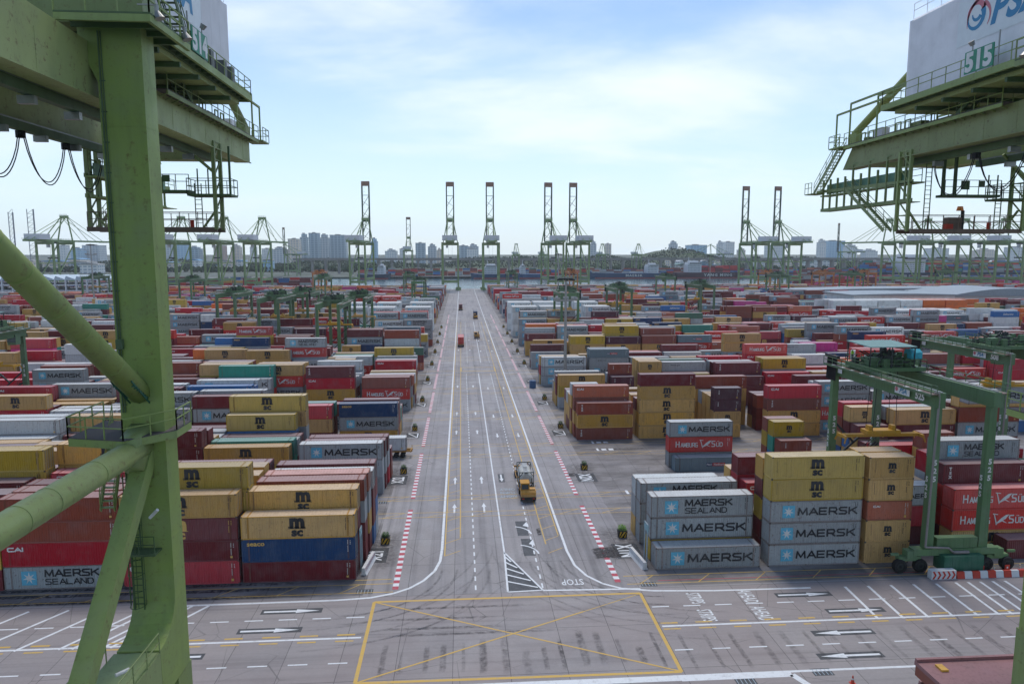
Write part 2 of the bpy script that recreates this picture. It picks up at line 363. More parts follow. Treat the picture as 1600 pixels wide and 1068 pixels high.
# arrows
def arrow(x, y, rz, L=4.0, wd=0.3, bed=True, turn=0):
    c, s = math.cos(rz), math.sin(rz); P = lambda a, q, z: (x + a * c - q * s, y + a * s + q * c, z)
    if bed: bk.poly([P(-.55 if not turn else -.8, -.3, .004), P(.55 if not turn else .8, -.3, .004), P(.55 if not turn else .8, L + .3, .004), P(-.55 if not turn else -.8, L + .3, .004)])
    if turn:
        for i in range(7):
            t0, t1 = i / 7 * 1.25, (i + 1) / 7 * 1.25; r0 = L * .62
            a0 = (turn * (r0 * math.cos(t0) - r0 * .62), r0 * math.sin(t0)); a1 = (turn * (r0 * math.cos(t1) - r0 * .62), r0 * math.sin(t1))
            p0, p1 = P(a0[0], L * .95 - a0[1] * 1.0, ZL), P(a1[0], L * .95 - a1[1] * 1.0, ZL)
            strip(w, [p0[:2], p1[:2]], wd * .8)
        w.poly([P(turn * .2, L * .3, ZL), P(turn * 1.0, L * .42, ZL), P(turn * .9, 0, ZL)])
    else:
        w.poly([P(-wd / 2, 0, ZL), P(wd / 2, 0, ZL), P(wd / 2, L * .58, ZL), P(-wd / 2, L * .58, ZL)])
        w.poly([P(-wd * 1.25, L * .58, ZL), P(wd * 1.25, L * .58, ZL), P(0, L, ZL)])
for yy in (122, 108): arrow(3.3, yy, 0, 4.2, bed=False); arrow(-1.4, yy, 0, 4.0, bed=False)
arrow(6.9, 127, math.pi, 4.2); arrow(8.6, 103.5, math.pi, 5.0, turn=-1); arrow(8.9, 96.8, math.pi, 5.2, turn=-1)
for yy in (157, 176, 213, 295, 330):
    for x in (-1.4, 3.3, 7.7, 12.4): arrow(x, yy, 0 if x < 5 else math.pi, 3.6, bed=False)
for x, y, d in ((-22.6, 78.3, -1), (-24, 74.2, -1), (-26.5, 69.6, 1), (-28.5, 64.9, 1), (37.2, 78.1, -1), (41.3, 74.0, -1), (43.6, 69.5, 1), (42, 65.2, 1), (84, 78.1, -1), (86, 69.5, 1), (-58, 69.6, 1), (-90, 78.3, -1)):
    arrow(x, y, R(90) * d, 6.2, 0.34)
# words on the roads
flat_text(w, 'STRIPS', 26.4, 78.1, .92, -R(90), 1.0, 2.5, 0.01); flat_text(w, 'STRIPS', 26.4, 74.1, .92, -R(90), 1.0, 2.5, 0.01)
flat_text(w, 'AHEAD', 32.7, 78.1, .95, -R(90), 1.0, 2.5, 0.01); flat_text(w, 'AHEAD', 32.7, 74.1, .95, -R(90), 1.0, 2.5, 0.01)
flat_text(w, 'STOP', 13.4, 84.0, 1.15, math.pi, 1.0, 1.9, 0.01)
for i, t in enumerate(('RIGHT', 'TURN', 'ONLY')): flat_text(pb, t, 7.6, 115.6 + i * 1.75, 0.95, math.pi, 1.05, 1.6, 0.01)
bk.poly([(-13.3, 90.5, .004), (-10.2, 90.5, .004), (-10.2, 95.3, .004), (-13.3, 95.3, .004)]); flat_text(w, 'X21', -10.9, 92.9, 1.9, R(90), 1.0, 1.45, 0.015)
bk.poly([(-13.2, 122.4, .004), (-10.0, 122.4, .004), (-10.0, 127.6, .004), (-13.2, 127.6, .004)]); flat_text(w, 'X22', -10.6, 125, 2.0, R(90), 1.0, 1.5, 0.015)
for n, t in ((0, 'X1N'), (1, 'X2N')):
    y = blockY(n) + 6.2; bk.poly([(20.5, y - 2.4, .004), (24.0, y - 2.4, .004), (24.0, y + 2.4, .004), (20.5, y + 2.4, .004)]); flat_text(w, t, 21.1, y, 2.1, -R(90), 1.0, 1.5, 0.02)
for n in range(2, 9):
    y = blockY(n) + 6.4
    for x in (-12.6, 20.3): bk.poly([(x, y - 2.2, .004), (x + 3, y - 2.2, .004), (x + 3, y + 2.2, .004), (x, y + 2.2, .004)]); strip(w, [(x + .4, y - 1.9), (x + 2.6, y - 1.9), (x + 2.6, y + 1.9), (x + .4, y + 1.9), (x + 2.4, y - 1.4)], 0.26)
# faded bay numbers and grates on the right
for n in range(0, 4):
    for dy_ in (-2.2, -7.8):
        y = blockY(n) + 32.15 + dy_; strip(w, [(27.8, y - .9), (27.8, y + .9)], 0.45); dashes(w, 28.6, y, 31.5, y, 1.2, 1.0, 0.5)
for x, y in ((-12.9, 81.9), (-14.4, 113.0), (21.6, 81.4), (-1.0, 61.4), (25.6, 61.0), (33.6, 62.0), (47.5, 61.3)):
    bk.poly([(x, y, .005), (x + 2, y, .005), (x + 2, y + 1.2, .005), (x, y + 1.2, .005)])
    for k in range(5): strip(pb, [(x + .2 + k * .4, y + .1), (x + .2 + k * .4, y + 1.1)], 0.07)
structure(w.build('road_marking_white', WHITE)); structure(ye.build('road_marking_yellow', YEL)); structure(yb.build('road_marking_box', YELB))
structure(bk.build('road_patch', BLK)); structure(rd.build('road_marking_red', REDP)); structure(pb.build('road_marking_faded', PALEB))
# rubber and oil stains
m, nt, b = nodes_of('rubber_stain', 0.8); t = nt.nodes.new('ShaderNodeTexCoord'); v = t.outputs['Object']
b.inputs['Base Color'].default_value = (0.045, 0.042, 0.045, 1)
uv = nt.nodes.new('ShaderNodeAttribute'); uv.attribute_name = 'fall'
al = math_(nt, 'MULTIPLY', uv.outputs['Fac'], ramp(nt, noise(nt, v, 1.6, 6, 0.7), 0.36, 0.66))
nt.links.new(al, b.inputs['Alpha'])
STV, STF, STA = [], [], []
def stain(x0, x1, y0, y1, k, z=0.006):
    nx, ny = 4, 6; o = len(STV)
    for j in range(ny + 1):
        for i in range(nx + 1):
            STV.append((x0 + (x1 - x0) * i / nx, y0 + (y1 - y0) * j / ny, z)); STA.append(0.0 if i in (0, nx) or j in (0, ny) else k)
    for j in range(ny):
        for i in range(nx): a = o + j * (nx + 1) + i; STF.append((a, a + 1, a + nx + 2, a + nx + 1))
rs = random.Random(3)
for i in range(15): x = -8.4 + i * 2.0 + rs.uniform(-.2, .2); stain(x, x + rs.uniform(.4, 1.0), rs.uniform(63.7, 65.2), rs.uniform(68.2, 72.2), rs.uniform(.15, .62))
for i in range(16): x = 22.5 + i * 2.7; stain(x, x + rs.uniform(.5, .9), 63.6, 70.6, rs.uniform(.2, .5))
for y in (77.6, 75.2, 73.2, 71.9): stain(-10, rs.uniform(2, 12), y, y + .55, .55)
for n in range(0, 9):
    for x in (-14.6, 18.9): stain(x, x + 6.2, blockY(n) + 2, blockY(n) + 15.5, .5, 0.007)
stain(17.3, 21.3, 89.6, 93.4, 2.2, 0.0105); stain(18.6, 20.4, 90.2, 92.6, 2.5, 0.0115)
stain(19.0, 20.6, 124.8, 127, 1.6, 0.0105); stain(10.6, 11.3, 98, 101, 1.4, 0.0115)
for y in (83.4, 84.9, 81.6): stain(-75, -14, y, y + .9, 1.1, 0.0055)
for n in range(1, 6): stain(24, 41, blockY(n) - 8.2, blockY(n) - 6.9, .6); stain(-40, -12, blockY(n) - 8.2, blockY(n) - 6.9, .6)
def track(cx, cy, r0, a0, a1, w_, k):
    n = 22; o = len(STV)
    for i in range(n + 1):
        a = a0 + (a1 - a0) * i / n
        for j in range(4):
            rr_ = r0 + w_ * j / 3; STV.append((cx + rr_ * math.cos(a), cy + rr_ * math.sin(a), 0.0062)); STA.append(0.0 if j in (0, 3) or i in (0, n) else k)
    for i in range(n):
        for j in range(3): a = o + i * 4 + j; STF.append((a, a + 1, a + 5, a + 4))
for r0, k in ((11.0, .45), (12.9, .4), (15.2, .3), (17.1, .28)): track(-14, 91 - 3, r0, -math.pi / 2, 0, .45, k); track(24, 90, r0, math.pi, math.pi * 1.5, .45, k)
for r0, k in ((20, .25), (21.9, .25), (26, .2)): track(-18, 96, r0, -math.pi / 2, -.1, .4, k); track(30, 95, r0, math.pi, math.pi * 1.5, .4, k)
me = bpy.data.meshes.new('road_stain'); me.from_pydata(STV, [], STF); me.materials.append(m)
at = me.attributes.new('fall', 'FLOAT', 'POINT'); at.data.foreach_set('value', STA)
so_ = bpy.data.objects.new('road_stain', me); COL.objects.link(so_); structure(so_)
# ================================================================== CONTAINERS
PAINTS = {  # key: (albedo, word)
 'tan': ((0.56, 0.325, 0.085), 'tan'), 'olive': ((0.50, 0.335, 0.045), 'mustard'), 'maroon': ((0.16, 0.02, 0.026), 'maroon'), 'plum': ((0.095, 0.026, 0.042), 'plum'),
 'brown': ((0.27, 0.06, 0.035), 'brown'), 'red': ((0.50, 0.010, 0.028), 'crimson'), 'scarlet': ((0.58, 0.03, 0.02), 'scarlet'), 'grey': ((0.34, 0.365, 0.375), 'grey'),
 'pale': ((0.55, 0.58, 0.58), 'pale'), 'white': ((0.72, 0.74, 0.72), 'white'), 'navy': ((0.012, 0.05, 0.14), 'navy'), 'blue': ((0.03, 0.14, 0.36), 'blue'),
 'teal': ((0.03, 0.27, 0.20), 'teal'), 'green': ((0.07, 0.17, 0.115), 'green'), 'salmon': ((0.50, 0.14, 0.075), 'salmon'), 'slate': ((0.15, 0.21, 0.24), 'slate'),
 'orange': ((0.75, 0.17, 0.03), 'orange'), 'magenta': ((0.6, 0.06, 0.25), 'pink')}
def cmat(k): return painted_steel('container_paint_' + k, PAINTS[k][0], rust=0.85 if k in ('grey', 'pale', 'salmon') else 0.5 if k == 'tan' else 0.35, streak=(3.0, 3.0, 0.1), grime=0.5)
def croof(k): return painted_steel('container_roof_' + k, PAINTS['pale' if k == 'grey' else k][0], rust=0.6, streak=(0.3, 3.0, 1), fade_light=0.38 if k not in ('white', 'pale') else 0.0, rough=0.55, grime=0.3)  # roofs paled: some chalking, mostly skylight put into the colour
K_BLACK = painted_steel('black_lettering', (0.012, 0.014, 0.02), rust=.25, streak=(3, 3, .3), fade_light=.03); K_WHITE = flat('white_lettering', (0.66, 0.66, 0.64), 0.5, var=0.12)
K_SKY = flat('light_blue_emblem', (0.13, 0.45, 0.62), 0.5, var=0.1); K_GOLD = flat('yellow_lettering', (0.65, 0.42, 0.12), 0.5, var=0.1); K_RED = flat('red_lettering', (0.5, 0.06, 0.06), 0.5, var=0.1); K_NAVY = flat('navy_lettering', (0.012, 0.03, 0.12), 0.5, var=.1)
DARKGAP = flat('door_gasket', (0.03, 0.03, 0.03), 0.8, var=0.1)
LMATS = [K_BLACK, K_WHITE, K_SKY, K_GOLD, K_RED, K_NAVY]
LEN = {20: 6.058, 40: 12.192, 45: 13.716}; WID = 2.438
def shell_mesh(L, H):
    """corrugated side, blank end and ribbed roof; door end left to the door part. origin: centre of the footprint"""
    mb = MB(); X0, X1 = -L / 2, L / 2; Y = WID / 2; zb, zt = 0.17, H - 0.12
    def corr(a, b, pitch=0.278, d=0.036):
        xs = []; n = int((b - a) / pitch); p = (b - a) / n
        for i in range(n):
            q = a + i * p; xs += [(q, 0), (q + p * .26, 0), (q + p * .5, d), (q + p * .76, d)]
        return xs + [(b, 0)]
    for sg in (-1, 1):
        pts = corr(X0 + .12, X1 - .12)
        for (xa, da), (xb, db) in zip(pts[:-1], pts[1:]):
            ya, yb_ = sg * (Y - .03 - da), sg * (Y - .03 - db)
            mb.poly([(xa, ya, zb), (xb, yb_, zb), (xb, yb_, zt), (xa, ya, zt)], 0)
    pts = corr(-Y + .12, Y - .12, 0.25)
    for (ya, da), (yb_, db) in zip(pts[:-1], pts[1:]):
        mb.poly([(X0 + .03 + da, ya, zb), (X0 + .03 + db, yb_, zb), (X0 + .03 + db, yb_, zt), (X0 + .03 + da, ya, zt)], 0)
    pts = corr(X0 + .1, X1 - .1, 0.42, 0.02)
    for (xa, da), (xb, db) in zip(pts[:-1], pts[1:]):
        mb.poly([(xa, -Y + .05, H - .02 - da), (xb, -Y + .05, H - .02 - db), (xb, Y - .05, H - .02 - db), (xa, Y - .05, H - .02 - da)], 1)
    mb.poly([(X0 + .05, -Y + .05, .12), (X1 - .05, -Y + .05, .12), (X1 - .05, Y - .05, .12), (X0 + .05, Y - .05, .12)], 0)
    return mb
def frame_mesh(L, H, posts40=False):
    mb = MB(); X0, X1 = -L / 2, L / 2; Y = WID / 2
    for x in (X0, X1):
        sx = 1 if x < 0 else -1
        for y in (-Y, Y):
            sy = 1 if y < 0 else -1
            mb.box(x, x + sx * .13, y, y + sy * .13, 0.12, H - .12, 0)
            for z in (0, H - .118): mb.box(x - sx * .003, x + sx * .178, y - sy * .003, y + sy * .162, z, z + .118, 1)
        mb.box(x + sx * .002, x + sx * .12, -Y + .165, Y - .165, H - .115, H - .003, 0); mb.box(x + sx * .002, x + sx * .12, -Y + .165, Y - .165, .005, .15, 0)
    for y in (-Y, Y):
        sy = 1 if y < 0 else -1
        mb.box(X0 + .18, X1 - .18, y + sy * .002, y + sy * .08, H - .09, H - .004, 0); mb.box(X0 + .18, X1 - .18, y + sy * .002, y + sy * .08, .02, .17, 0)
    if posts40:
        for x in (-6.0, 6.0):
            for y in (-Y, Y):
                sy = 1 if y < 0 else -1; mb.box(x - .09, x + .09, y + sy * .001, y + sy * .1, .17, H - .095, 2)
            mb.box(x - .09, x + .09, -Y + .1, Y - .1, H - .03, H + .002, 2)
    return mb
def door_mesh(L, H):
    mb = MB(); X = L / 2 - .05; Y = WID / 2
    for s in (-1, 1):
        mb.box(X - .05, X, s * .02, s * (Y - .13), .16, H - .13, 0)
        for k in range(5):
            z = .35 + k * (H - .6) / 4.4; mb.box(X, X + .018, s * .1, s * (Y - .2), z, z + (H - .6) / 6.5, 0)
        for q in (.33, .82):
            mb.tube((X + .05, s * q, .12), (X + .05, s * q, H - .1), .024, 6, 1)
            mb.box(X + .04, X + .075, s * q - .18, s * q + .02, 1.05, 1.1, 1)
            for z in (.2, H * .5, H - .25): mb.box(X, X + .07, s * q - .05, s * q + .05, z, z + .06, 1)
    mb.box(X - .03, X + .01, -.018, .018, .16, H - .13, 2)
    return mb
MESHC = {}
def meshdata(key, fn, nm, nmats):
    if key not in MESHC:
        mb = fn(); me = bpy.data.meshes.new(nm); me.from_pydata(mb.v, [], mb.f)
        for i in range(nmats): me.materials.append(None)
        me.polygons.foreach_set('material_index', mb.m); me.update(); MESHC[key] = me
    return MESHC[key]
# ---- lettering, in metres, on the long side (plane XZ), centred on the container side, z from the floor
def star(mb, cx, cz, r, n=7, m=1):
    pts = []
    for i in range(2 * n):
        a = math.pi / 2 + math.pi * i / n; q = r if i % 2 == 0 else r * .36; pts.append((cx + q * math.cos(a), 0, cz + q * math.sin(a)))
    for i in range(2 * n): mb.poly([(cx, 0, cz), pts[i], pts[(i + 1) % (2 * n)]], m)
GLY = {'M': [((.0, 0), (.08, 1)), ((.08, 1), (.53, .12)), ((.53, .12), (.98, 1)), ((.98, 1), (1.06, 0))], 'A': [((0, 0), (.5, 1)), ((.5, 1), (1, 0)), ((.22, .32), (.78, .32))],
 'E': [((0, 0), (0, 1)), ((0, 1), (.85, 1)), ((0, .5), (.8, .5)), ((0, 0), (.85, 0))], 'R': [((0, 0), (0, 1)), ((0, 1), (.78, 1)), ((.78, 1), (.9, .72)), ((.9, .72), (.78, .42)), ((.78, .42), (0, .42)), ((.5, .42), (.95, 0))],
 'S': [((.9, 1), (.12, 1)), ((.12, 1), (0, .78)), ((0, .78), (.12, .55)), ((.12, .55), (.8, .46)), ((.8, .46), (.92, .25)), ((.92, .25), (.8, 0)), ((.8, 0), (0, 0))], 'K': [((0, 0), (0, 1)), ((.05, .42), (.88, 1)), ((.32, .6), (.95, 0))],
 'L': [((0, 1), (0, 0)), ((0, 0), (.85, 0))], 'N': [((0, 0), (0, 1)), ((0, 1), (.9, 0)), ((.9, 0), (.9, 1))], 'D': [((0, 0), (0, 1)), ((0, 1), (.65, 1)), ((.65, 1), (.9, .75)), ((.9, .75), (.9, .25)), ((.9, .25), (.65, 0)), ((.65, 0), (0, 0))],
 'H': [((0, 0), (0, 1)), ((.9, 0), (.9, 1)), ((0, .5), (.9, .5))], 'U': [((0, 1), (0, .2)), ((0, .2), (.15, 0)), ((.15, 0), (.75, 0)), ((.75, 0), (.9, .2)), ((.9, .2), (.9, 1))], 'G': [((.9, 1), (.15, 1)), ((.15, 1), (0, .8)), ((0, .8), (0, .2)), ((0, .2), (.15, 0)), ((.15, 0), (.9, 0)), ((.9, 0), (.9, .48)), ((.9, .48), (.5, .48))],
 'B': [((0, 0), (0, 1)), ((0, 1), (.75, 1)), ((.75, 1), (.85, .75)), ((.85, .75), (.72, .54)), ((0, .54), (.75, .54)), ((.75, .54), (.92, .3)), ((.92, .3), (.78, 0)), ((.78, 0), (0, 0))],
 'C': [((.9, 1), (.15, 1)), ((.15, 1), (0, .8)), ((0, .8), (0, .2)), ((0, .2), (.15, 0)), ((.15, 0), (.9, 0))], 'I': [((.1, 0), (.1, 1))]}
def strokes(mb, txt, x, z, w_, h_, t, m, gap=.3):
    k = 0; t2 = t / 2
    for ch in txt:
        for (a, b_), (c_, d) in GLY[ch]:
            p = Vector((x + a * w_, z + t2 + b_ * (h_ - t))); q = Vector((x + c_ * w_, z + t2 + d * (h_ - t))); u = (q - p).normalized(); n = Vector((-u.y, u.x)) * t2; e = u * t2 * .8; k += 1; y = -k * .0004
            mb.poly([((p - e + n).x, y, (p - e + n).y), ((p - e - n).x, y, (p - e - n).y), ((q + e - n).x, y, (q + e - n).y), ((q + e + n).x, y, (q + e + n).y)], m)
        x += w_ * (1.06 if ch == 'M' else .2 if ch == 'I' else .93) + w_ * gap
def rect(mb, x0, x1, z0, z1, m, dy=0.0): mb.poly([(x0, dy, z0), (x1, dy, z0), (x1, dy, z1), (x0, dy, z1)], m)
def marks(mb, L, H, m, rng):
    """the small owner-code marks at the right, and the specification block at the left"""
    for k in range(11):
        z = H - .45 - k * .14
        if k in (4,): continue
        rect(mb, L / 2 - 1.02, L / 2 - .93, z, z + .09, m)
    for k in range(3): rect(mb, L / 2 - .72, L / 2 - .62, H - .5 - k * .2, H - .4 - k * .2, m)
def lettering(kind, size, H):
    mb = MB(); L = LEN[size]; s = {20: .62, 40: 1.0, 45: 1.08}[size] * (H / 2.75); c = H * .5; rng = random.Random(1)
    RT = 1 if size == 20 else 2
    def T(t, sz, x, z, bold=.02, sx=1.0, m=0, shear=0.0, al='CENTER', sp=1.0, res=2): add_text(mb, text_mesh(t, sz, bold, sx, shear, al, res, sp), Matrix.Translation((x, 0, z)), m)
    if kind in ('star', 'star2'):
        q = 1.55 * s; cx = -3.55 * s; mb.poly([(cx - q / 2, .004, c - q / 2), (cx + q / 2, .004, c - q / 2), (cx + q / 2, .004, c + q / 2), (cx - q / 2, .004, c + q / 2)], 2); star(mb, cx, c, .68 * s)
        if kind == 'star': strokes(mb, 'MAERSK', -2.3 * s, c - .5 * s, 1.02 * s, 1.0 * s, .2 * s, 0)
        else: strokes(mb, 'MAERSK', -1.9 * s, c + .08 * s, .78 * s, .84 * s, .17 * s, 0, .26); strokes(mb, 'SEALAND', -1.9 * s, c - .78 * s, .6 * s, .68 * s, .11 * s, 0, .27)
        marks(mb, L, H, 0, rng)
    elif kind == 'two':
        mm = 0
        T('m', 2.0 * s, 0, c + .04 * s, .06, 1.02, mm); rect(mb, -.95 * s, .95 * s, c - .13 * s, c - .07 * s, mm); T('sc', 1.28 * s, 0, c - .92 * s, .05, 1.15, mm)
        for x in (-.72, -.05, .62): rect(mb, (x - .24) * s, (x + .28) * s, c - .02 * s, c + .09 * s, mm)
        for k in range(12): rect(mb, -L / 2 + .75, -L / 2 + .81, H - .55 - k * .13, H - .48 - k * .13, 0)
        marks(mb, L, H, 0, rng)
    elif kind == 'twog':
        T('m', 2.0 * s, 0, c + .04 * s, .06, 1.02, 3); rect(mb, -.95 * s, .95 * s, c - .13 * s, c - .07 * s, 3); T('sc', 1.28 * s, 0, c - .92 * s, .05, 1.15, 3); marks(mb, L, H, 3, rng)
    elif kind == 'corner':
        strokes(mb, 'CAI', -L / 2 + .75, H * .66, .62 * s, .5 * s, .15 * s, 1, .22); marks(mb, L, H, 1, rng); rect(mb, L / 2 - 1.1, L / 2 - .8, .3, .6, 3)
    elif kind == 'wordw':
        z_ = c - .5 * s; strokes(mb, 'H', -4.6 * s, z_, .62 * s, 1.12 * s, .17 * s, 1); strokes(mb, 'AMBURG', -3.72 * s, z_, .42 * s, .84 * s, .13 * s, 1, .3)
        strokes(mb, 'S', 1.95 * s, z_, .62 * s, 1.12 * s, .17 * s, 1); strokes(mb, 'UD', 2.82 * s, z_, .5 * s, .84 * s, .14 * s, 1, .34)
        for q_ in (2.92, 3.14): rect(mb, q_ * s, (q_ + .12) * s, z_ + .95 * s, z_ + 1.07 * s, 1)
        P = lambda *a: mb.poly([(x * s, 0, c + z * s) for x, z in a], 1)
        P((-.35, .75), (.35, .65), (.42, .74), (-.3, .86)); P((-.2, .74), (-.06, .74), (.35, -.6), (.2, -.72)); P((.3, -.35), (.9, .25), (1.6, .3), (1.5, .1), (1.1, -.1))
        P((.3, -.35), (1.1, -.1), (1.75, -.5), (1.4, -.4), (1.0, -.22), (.2, -.6)); P((.9, .25), (1.45, .62), (1.95, .7), (1.6, .3)); marks(mb, L, H, 1, rng)
    elif kind == 'gold':
        T('seaco', .72 * s, -L / 2 + .55, H * .72, .03, 1.15, 3, al='LEFT'); marks(mb, L, H, 1, rng)
    elif kind == 'vert':
        for k in range(3): T('TEX'[k], .55 * s, -L / 2 + 1.0, H * .72 - k * .55 * s, .06, 1.0, 1)
        marks(mb, L, H, 1, rng); rect(mb, L / 2 - 1.15, L / 2 - .85, .35, .6, 3)
    elif kind == 'pno':
        rect(mb, -.9 * s, .25 * s, c - .3 * s, c + .3 * s, 5); rect(mb, .25 * s, 2.6 * s, c - .3 * s, c + .3 * s, 4)
        add_text(mb, text_mesh('P&O', .52 * s, .03), Matrix.Translation((-.33 * s, -.004, c - .18 * s)), 1); add_text(mb, text_mesh('Nedlloyd', .5 * s, .02), Matrix.Translation((1.42 * s, -.004, c - .17 * s)), 1); marks(mb, L, H, 1, rng)
    elif kind == 'small':
        T('MAERSK LINE', .42 * s, -L * .2, H * .62, .002, 1.1, 0); marks(mb, L, H, 0, rng)
    elif kind == 'safm':
        T('Safmarine', 1.35 * s, .6 * s, c - .4 * s, .02, 1.0, 1, .35); marks(mb, L, H, 1, rng)
    else:
        marks(mb, L, H, 1 if kind == 'w' else 0, rng)
        rect(mb, L / 2 - 1.1, L / 2 - .82, .35, .6, 3)
    return mb
LOGO = {'star': 'star emblem', 'star2': 'star emblem and two-line lettering', 'two': 'black letters', 'twog': 'gold letters', 'corner': 'white corner letters', 'wordw': 'white wordmark', 'gold': 'gold corner word',
        'vert': 'white vertical letters', 'pno': 'small blue-and-red badge', 'small': 'small black wordmark', 'safm': 'white slanted script', 'w': 'plain side', 'b': 'blank side'}
# code letter -> (paint, lettering, high cube)
CODE = {'m': ('tan', 'two', 1), 'M': ('olive', 'two', 1), 'k': ('grey', 'star', 1), 's': ('grey', 'star2', 1), 'r': ('red', 'corner', 1), 'd': ('maroon', 'w', 0), 'D': ('maroon', 'vert', 1), 'g': ('maroon', 'twog', 1),
        'b': ('brown', 'w', 1), 'B': ('brown', 'vert', 0), 'h': ('scarlet', 'wordw', 1), 'n': ('navy', 'gold', 1), 'u': ('blue', 'w', 0), 'U': ('blue', 'safm', 0), 't': ('teal', 'w', 1), 'v': ('green', 'w', 0),
        'o': ('salmon', 'corner', 0), 'p': ('slate', 'pno', 0), 'e': ('grey', 'small', 0), 'x': ('pale', 'b', 0), 'W': ('white', 'star', 1), 'w': ('white', 'b', 1), 'K': ('pale', 'star', 1), 'q': ('plum', 'vert', 0), 'O': ('orange', 'b', 1), 'z': ('magenta', 'b', 1)}
POOL = 'mmmmmMkkkkkkssxxwWddddDDgbbBrrrhhhnuUtvopeOqz'
CONT = []   # dict per container
def stack(x, y, size, codes, block, row, side, coln, lift=0.0):
    """x = left edge, y = front face"""
    z = lift; N = len(codes)
    for t, cde in enumerate(codes):
        paint, lg, hc = CODE[cde]; H = 2.896 if hc else 2.591
        CONT.append(dict(x=x, y=y, z=z, L=LEN[size], size=size, H=H, code=cde, t=t, N=N, block=block, row=row, side=side, col=coln)); z += H + 0.012
def SX(side, c):   # slots counted from the main road
    return 24.5 + c * 14.1 if side > 0 else -13.9 - c * 14.1
ROWP = 2.79
HAND = {}
def put(side, n, r, x0, size, codes, col=None):
    """hand-placed stack ; x0 is the left edge"""
    HAND.setdefault((side, n, r), []).append((x0, x0 + LEN[size], size, codes))
Q = []
def H_(side, n, rows):
    for r, lst in rows.items():
        for it in lst: put(side, n, r, *it)
# right of the road, nearest block ---------------------------------------------------------
H_(1, 0, {0: [(24.5, 45, 'k'), (39.3, 40, 'kkkMM'), (52.2, 20, 'mmomm'), (71.8, 40, 'd'), (85, 40, 'dk')],
          1: [(24.5, 45, 'Mks'), (39.3, 40, 'ddMdm'), (52.2, 20, 'dmkmm'), (66, 40, 'mhh'), (79.5, 40, 'dm')],
          2: [(39.3, 40, 'mx'), (52.2, 20, 'dr'), (59.3, 20, 'drk'), (66.3, 40, 'dhhD'), (80, 40, 'bbk')],
          3: [(24.5, 45, 'kks'), (39.5, 40, 'drr'), (53.5, 40, 'ddm'), (67.2, 40, 'kkdBs'), (81, 40, 'mmM')],
          4: [(24.5, 40, 'mkx'), (39.3, 40, 'kbrd'), (53, 40, 'mru'), (67.5, 40, 'mmxr'), (81.5, 40, 'brd')],
          5: [(39.3, 40, 'Mbm'), (53.2, 20, 'dkr'), (60.5, 20, 'dd'), (67.5, 40, 'dbd'), (81.5, 40, 'mmd')]})
H_(1, 1, {0: [(81, 20, 'mmb'), (88, 40, 'dr')], 1: [(74, 40, 'mr'), (87.5, 40, 'md')], 2: [(74, 40, 'kd'), (88, 40, 'dd')],
          3: [(39.3, 45, 'p'), (59.2, 20, 'nB'), (74, 20, 'umd'), (81, 40, 'mddm')],
          4: [(38.9, 40, 'khk'), (59.0, 20, 'utM'), (74, 20, 'mudm'), (81, 40, 'mkdx')],
          5: [(59.0, 20, 'bMB'), (74, 20, 'umbr'), (81, 40, 'dmmr')]})
H_(1, 2, {0: [(24.8, 40, 'BmB'), (38.4, 40, 'mmmmd'), (55, 20, 'mmqq'), (67.0, 40, 'mmBr')],
          1: [(24.5, 40, 'bmbo'), (38.2, 40, 'mmd'), (55, 20, 'mmm'), (79.8, 40, 'khkk'), (94, 40, 'xd')],
          2: [(24.3, 20, 'mbmx'), (38.5, 20, 'mm'), (55, 20, 'mmm'), (67, 40, 'ddb'), (80, 40, 'kmdx'), (94, 40, 'kbk')],
          3: [(24.3, 20, 'dmm'), (38.5, 20, 'qdm'), (55, 20, 'mmk'), (67, 40, 'mdd'), (80, 20, 'ke'), (94, 40, 'ddx')],
          4: [(24.3, 20, 'bmx'), (38.5, 40, 'ddd'), (54.5, 40, 'mmmb'), (80, 20, 'kxs'), (94, 40, 'xkx')],
          5: [(24.3, 20, 'mmd'), (38.5, 40, 'mdm'), (80, 40, 'krdd')]})
H_(1, 3, {0: [(25.1, 40, 'kMm'), (39.0, 20, 'mqq'), (53, 40, 'mmM'), (67.8, 40, 'ddd')],
          1: [(24.8, 40, 'mdd'), (39.0, 20, 'tmdB'), (47, 20, 'mmmm'), (54, 40, 'mmo'), (68, 40, 'mddD')],
          2: [(24.8, 40, 'mmk'), (39.0, 20, 'mdx'), (47, 20, 'mmmm'), (54, 40, 'mmoe'), (68, 40, 'kddd'), (82, 40, 'mkkM')],
          3: [(24.8, 40, 'mk'), (47, 20, 'mmmm'), (54, 40, 'mmmv'), (68, 40, 'txxx'), (82, 40, 'kkkm')]})
H_(1, 4, {0: [(24.3, 45, 'kkK'), (39, 40, 'kkep')], 1: [(24.0, 40, 'mrm'), (39, 40, 'xkkp')], 2: [(24, 40, 'kdk')]})
H_(1, 5, {0: [(24.3, 40, 'kk'), (38, 40, 'dmmM')], 1: [(24.3, 40, 'dkd'), (38, 40, 'mdmm')], 2: [(24.3, 20, 'km'), (31, 20, 'mm')]})
H_(1, 6, {0: [(25, 40, 'mmD')], 1: [(25, 40, 'umdx')]})
H_(1, 7, {0: [(25, 40, 'kkkk')]})
for n in (8, 9):
    H_(1, n, {r: [(24.5, 40, 'WwwwW'), (38, 40, 'wWwWw'), (60, 40, 'wwWwW')] for r in (0, 1, 2, 3)})
    H_(-1, n, {r: [(-27, 40, 'WmWws'[:5].replace('m', 'w').replace('s', 'W')), (-44, 40, 'wwwwW'), (-58, 40, 'wWwWW')] for r in (0, 1, 2, 3)})
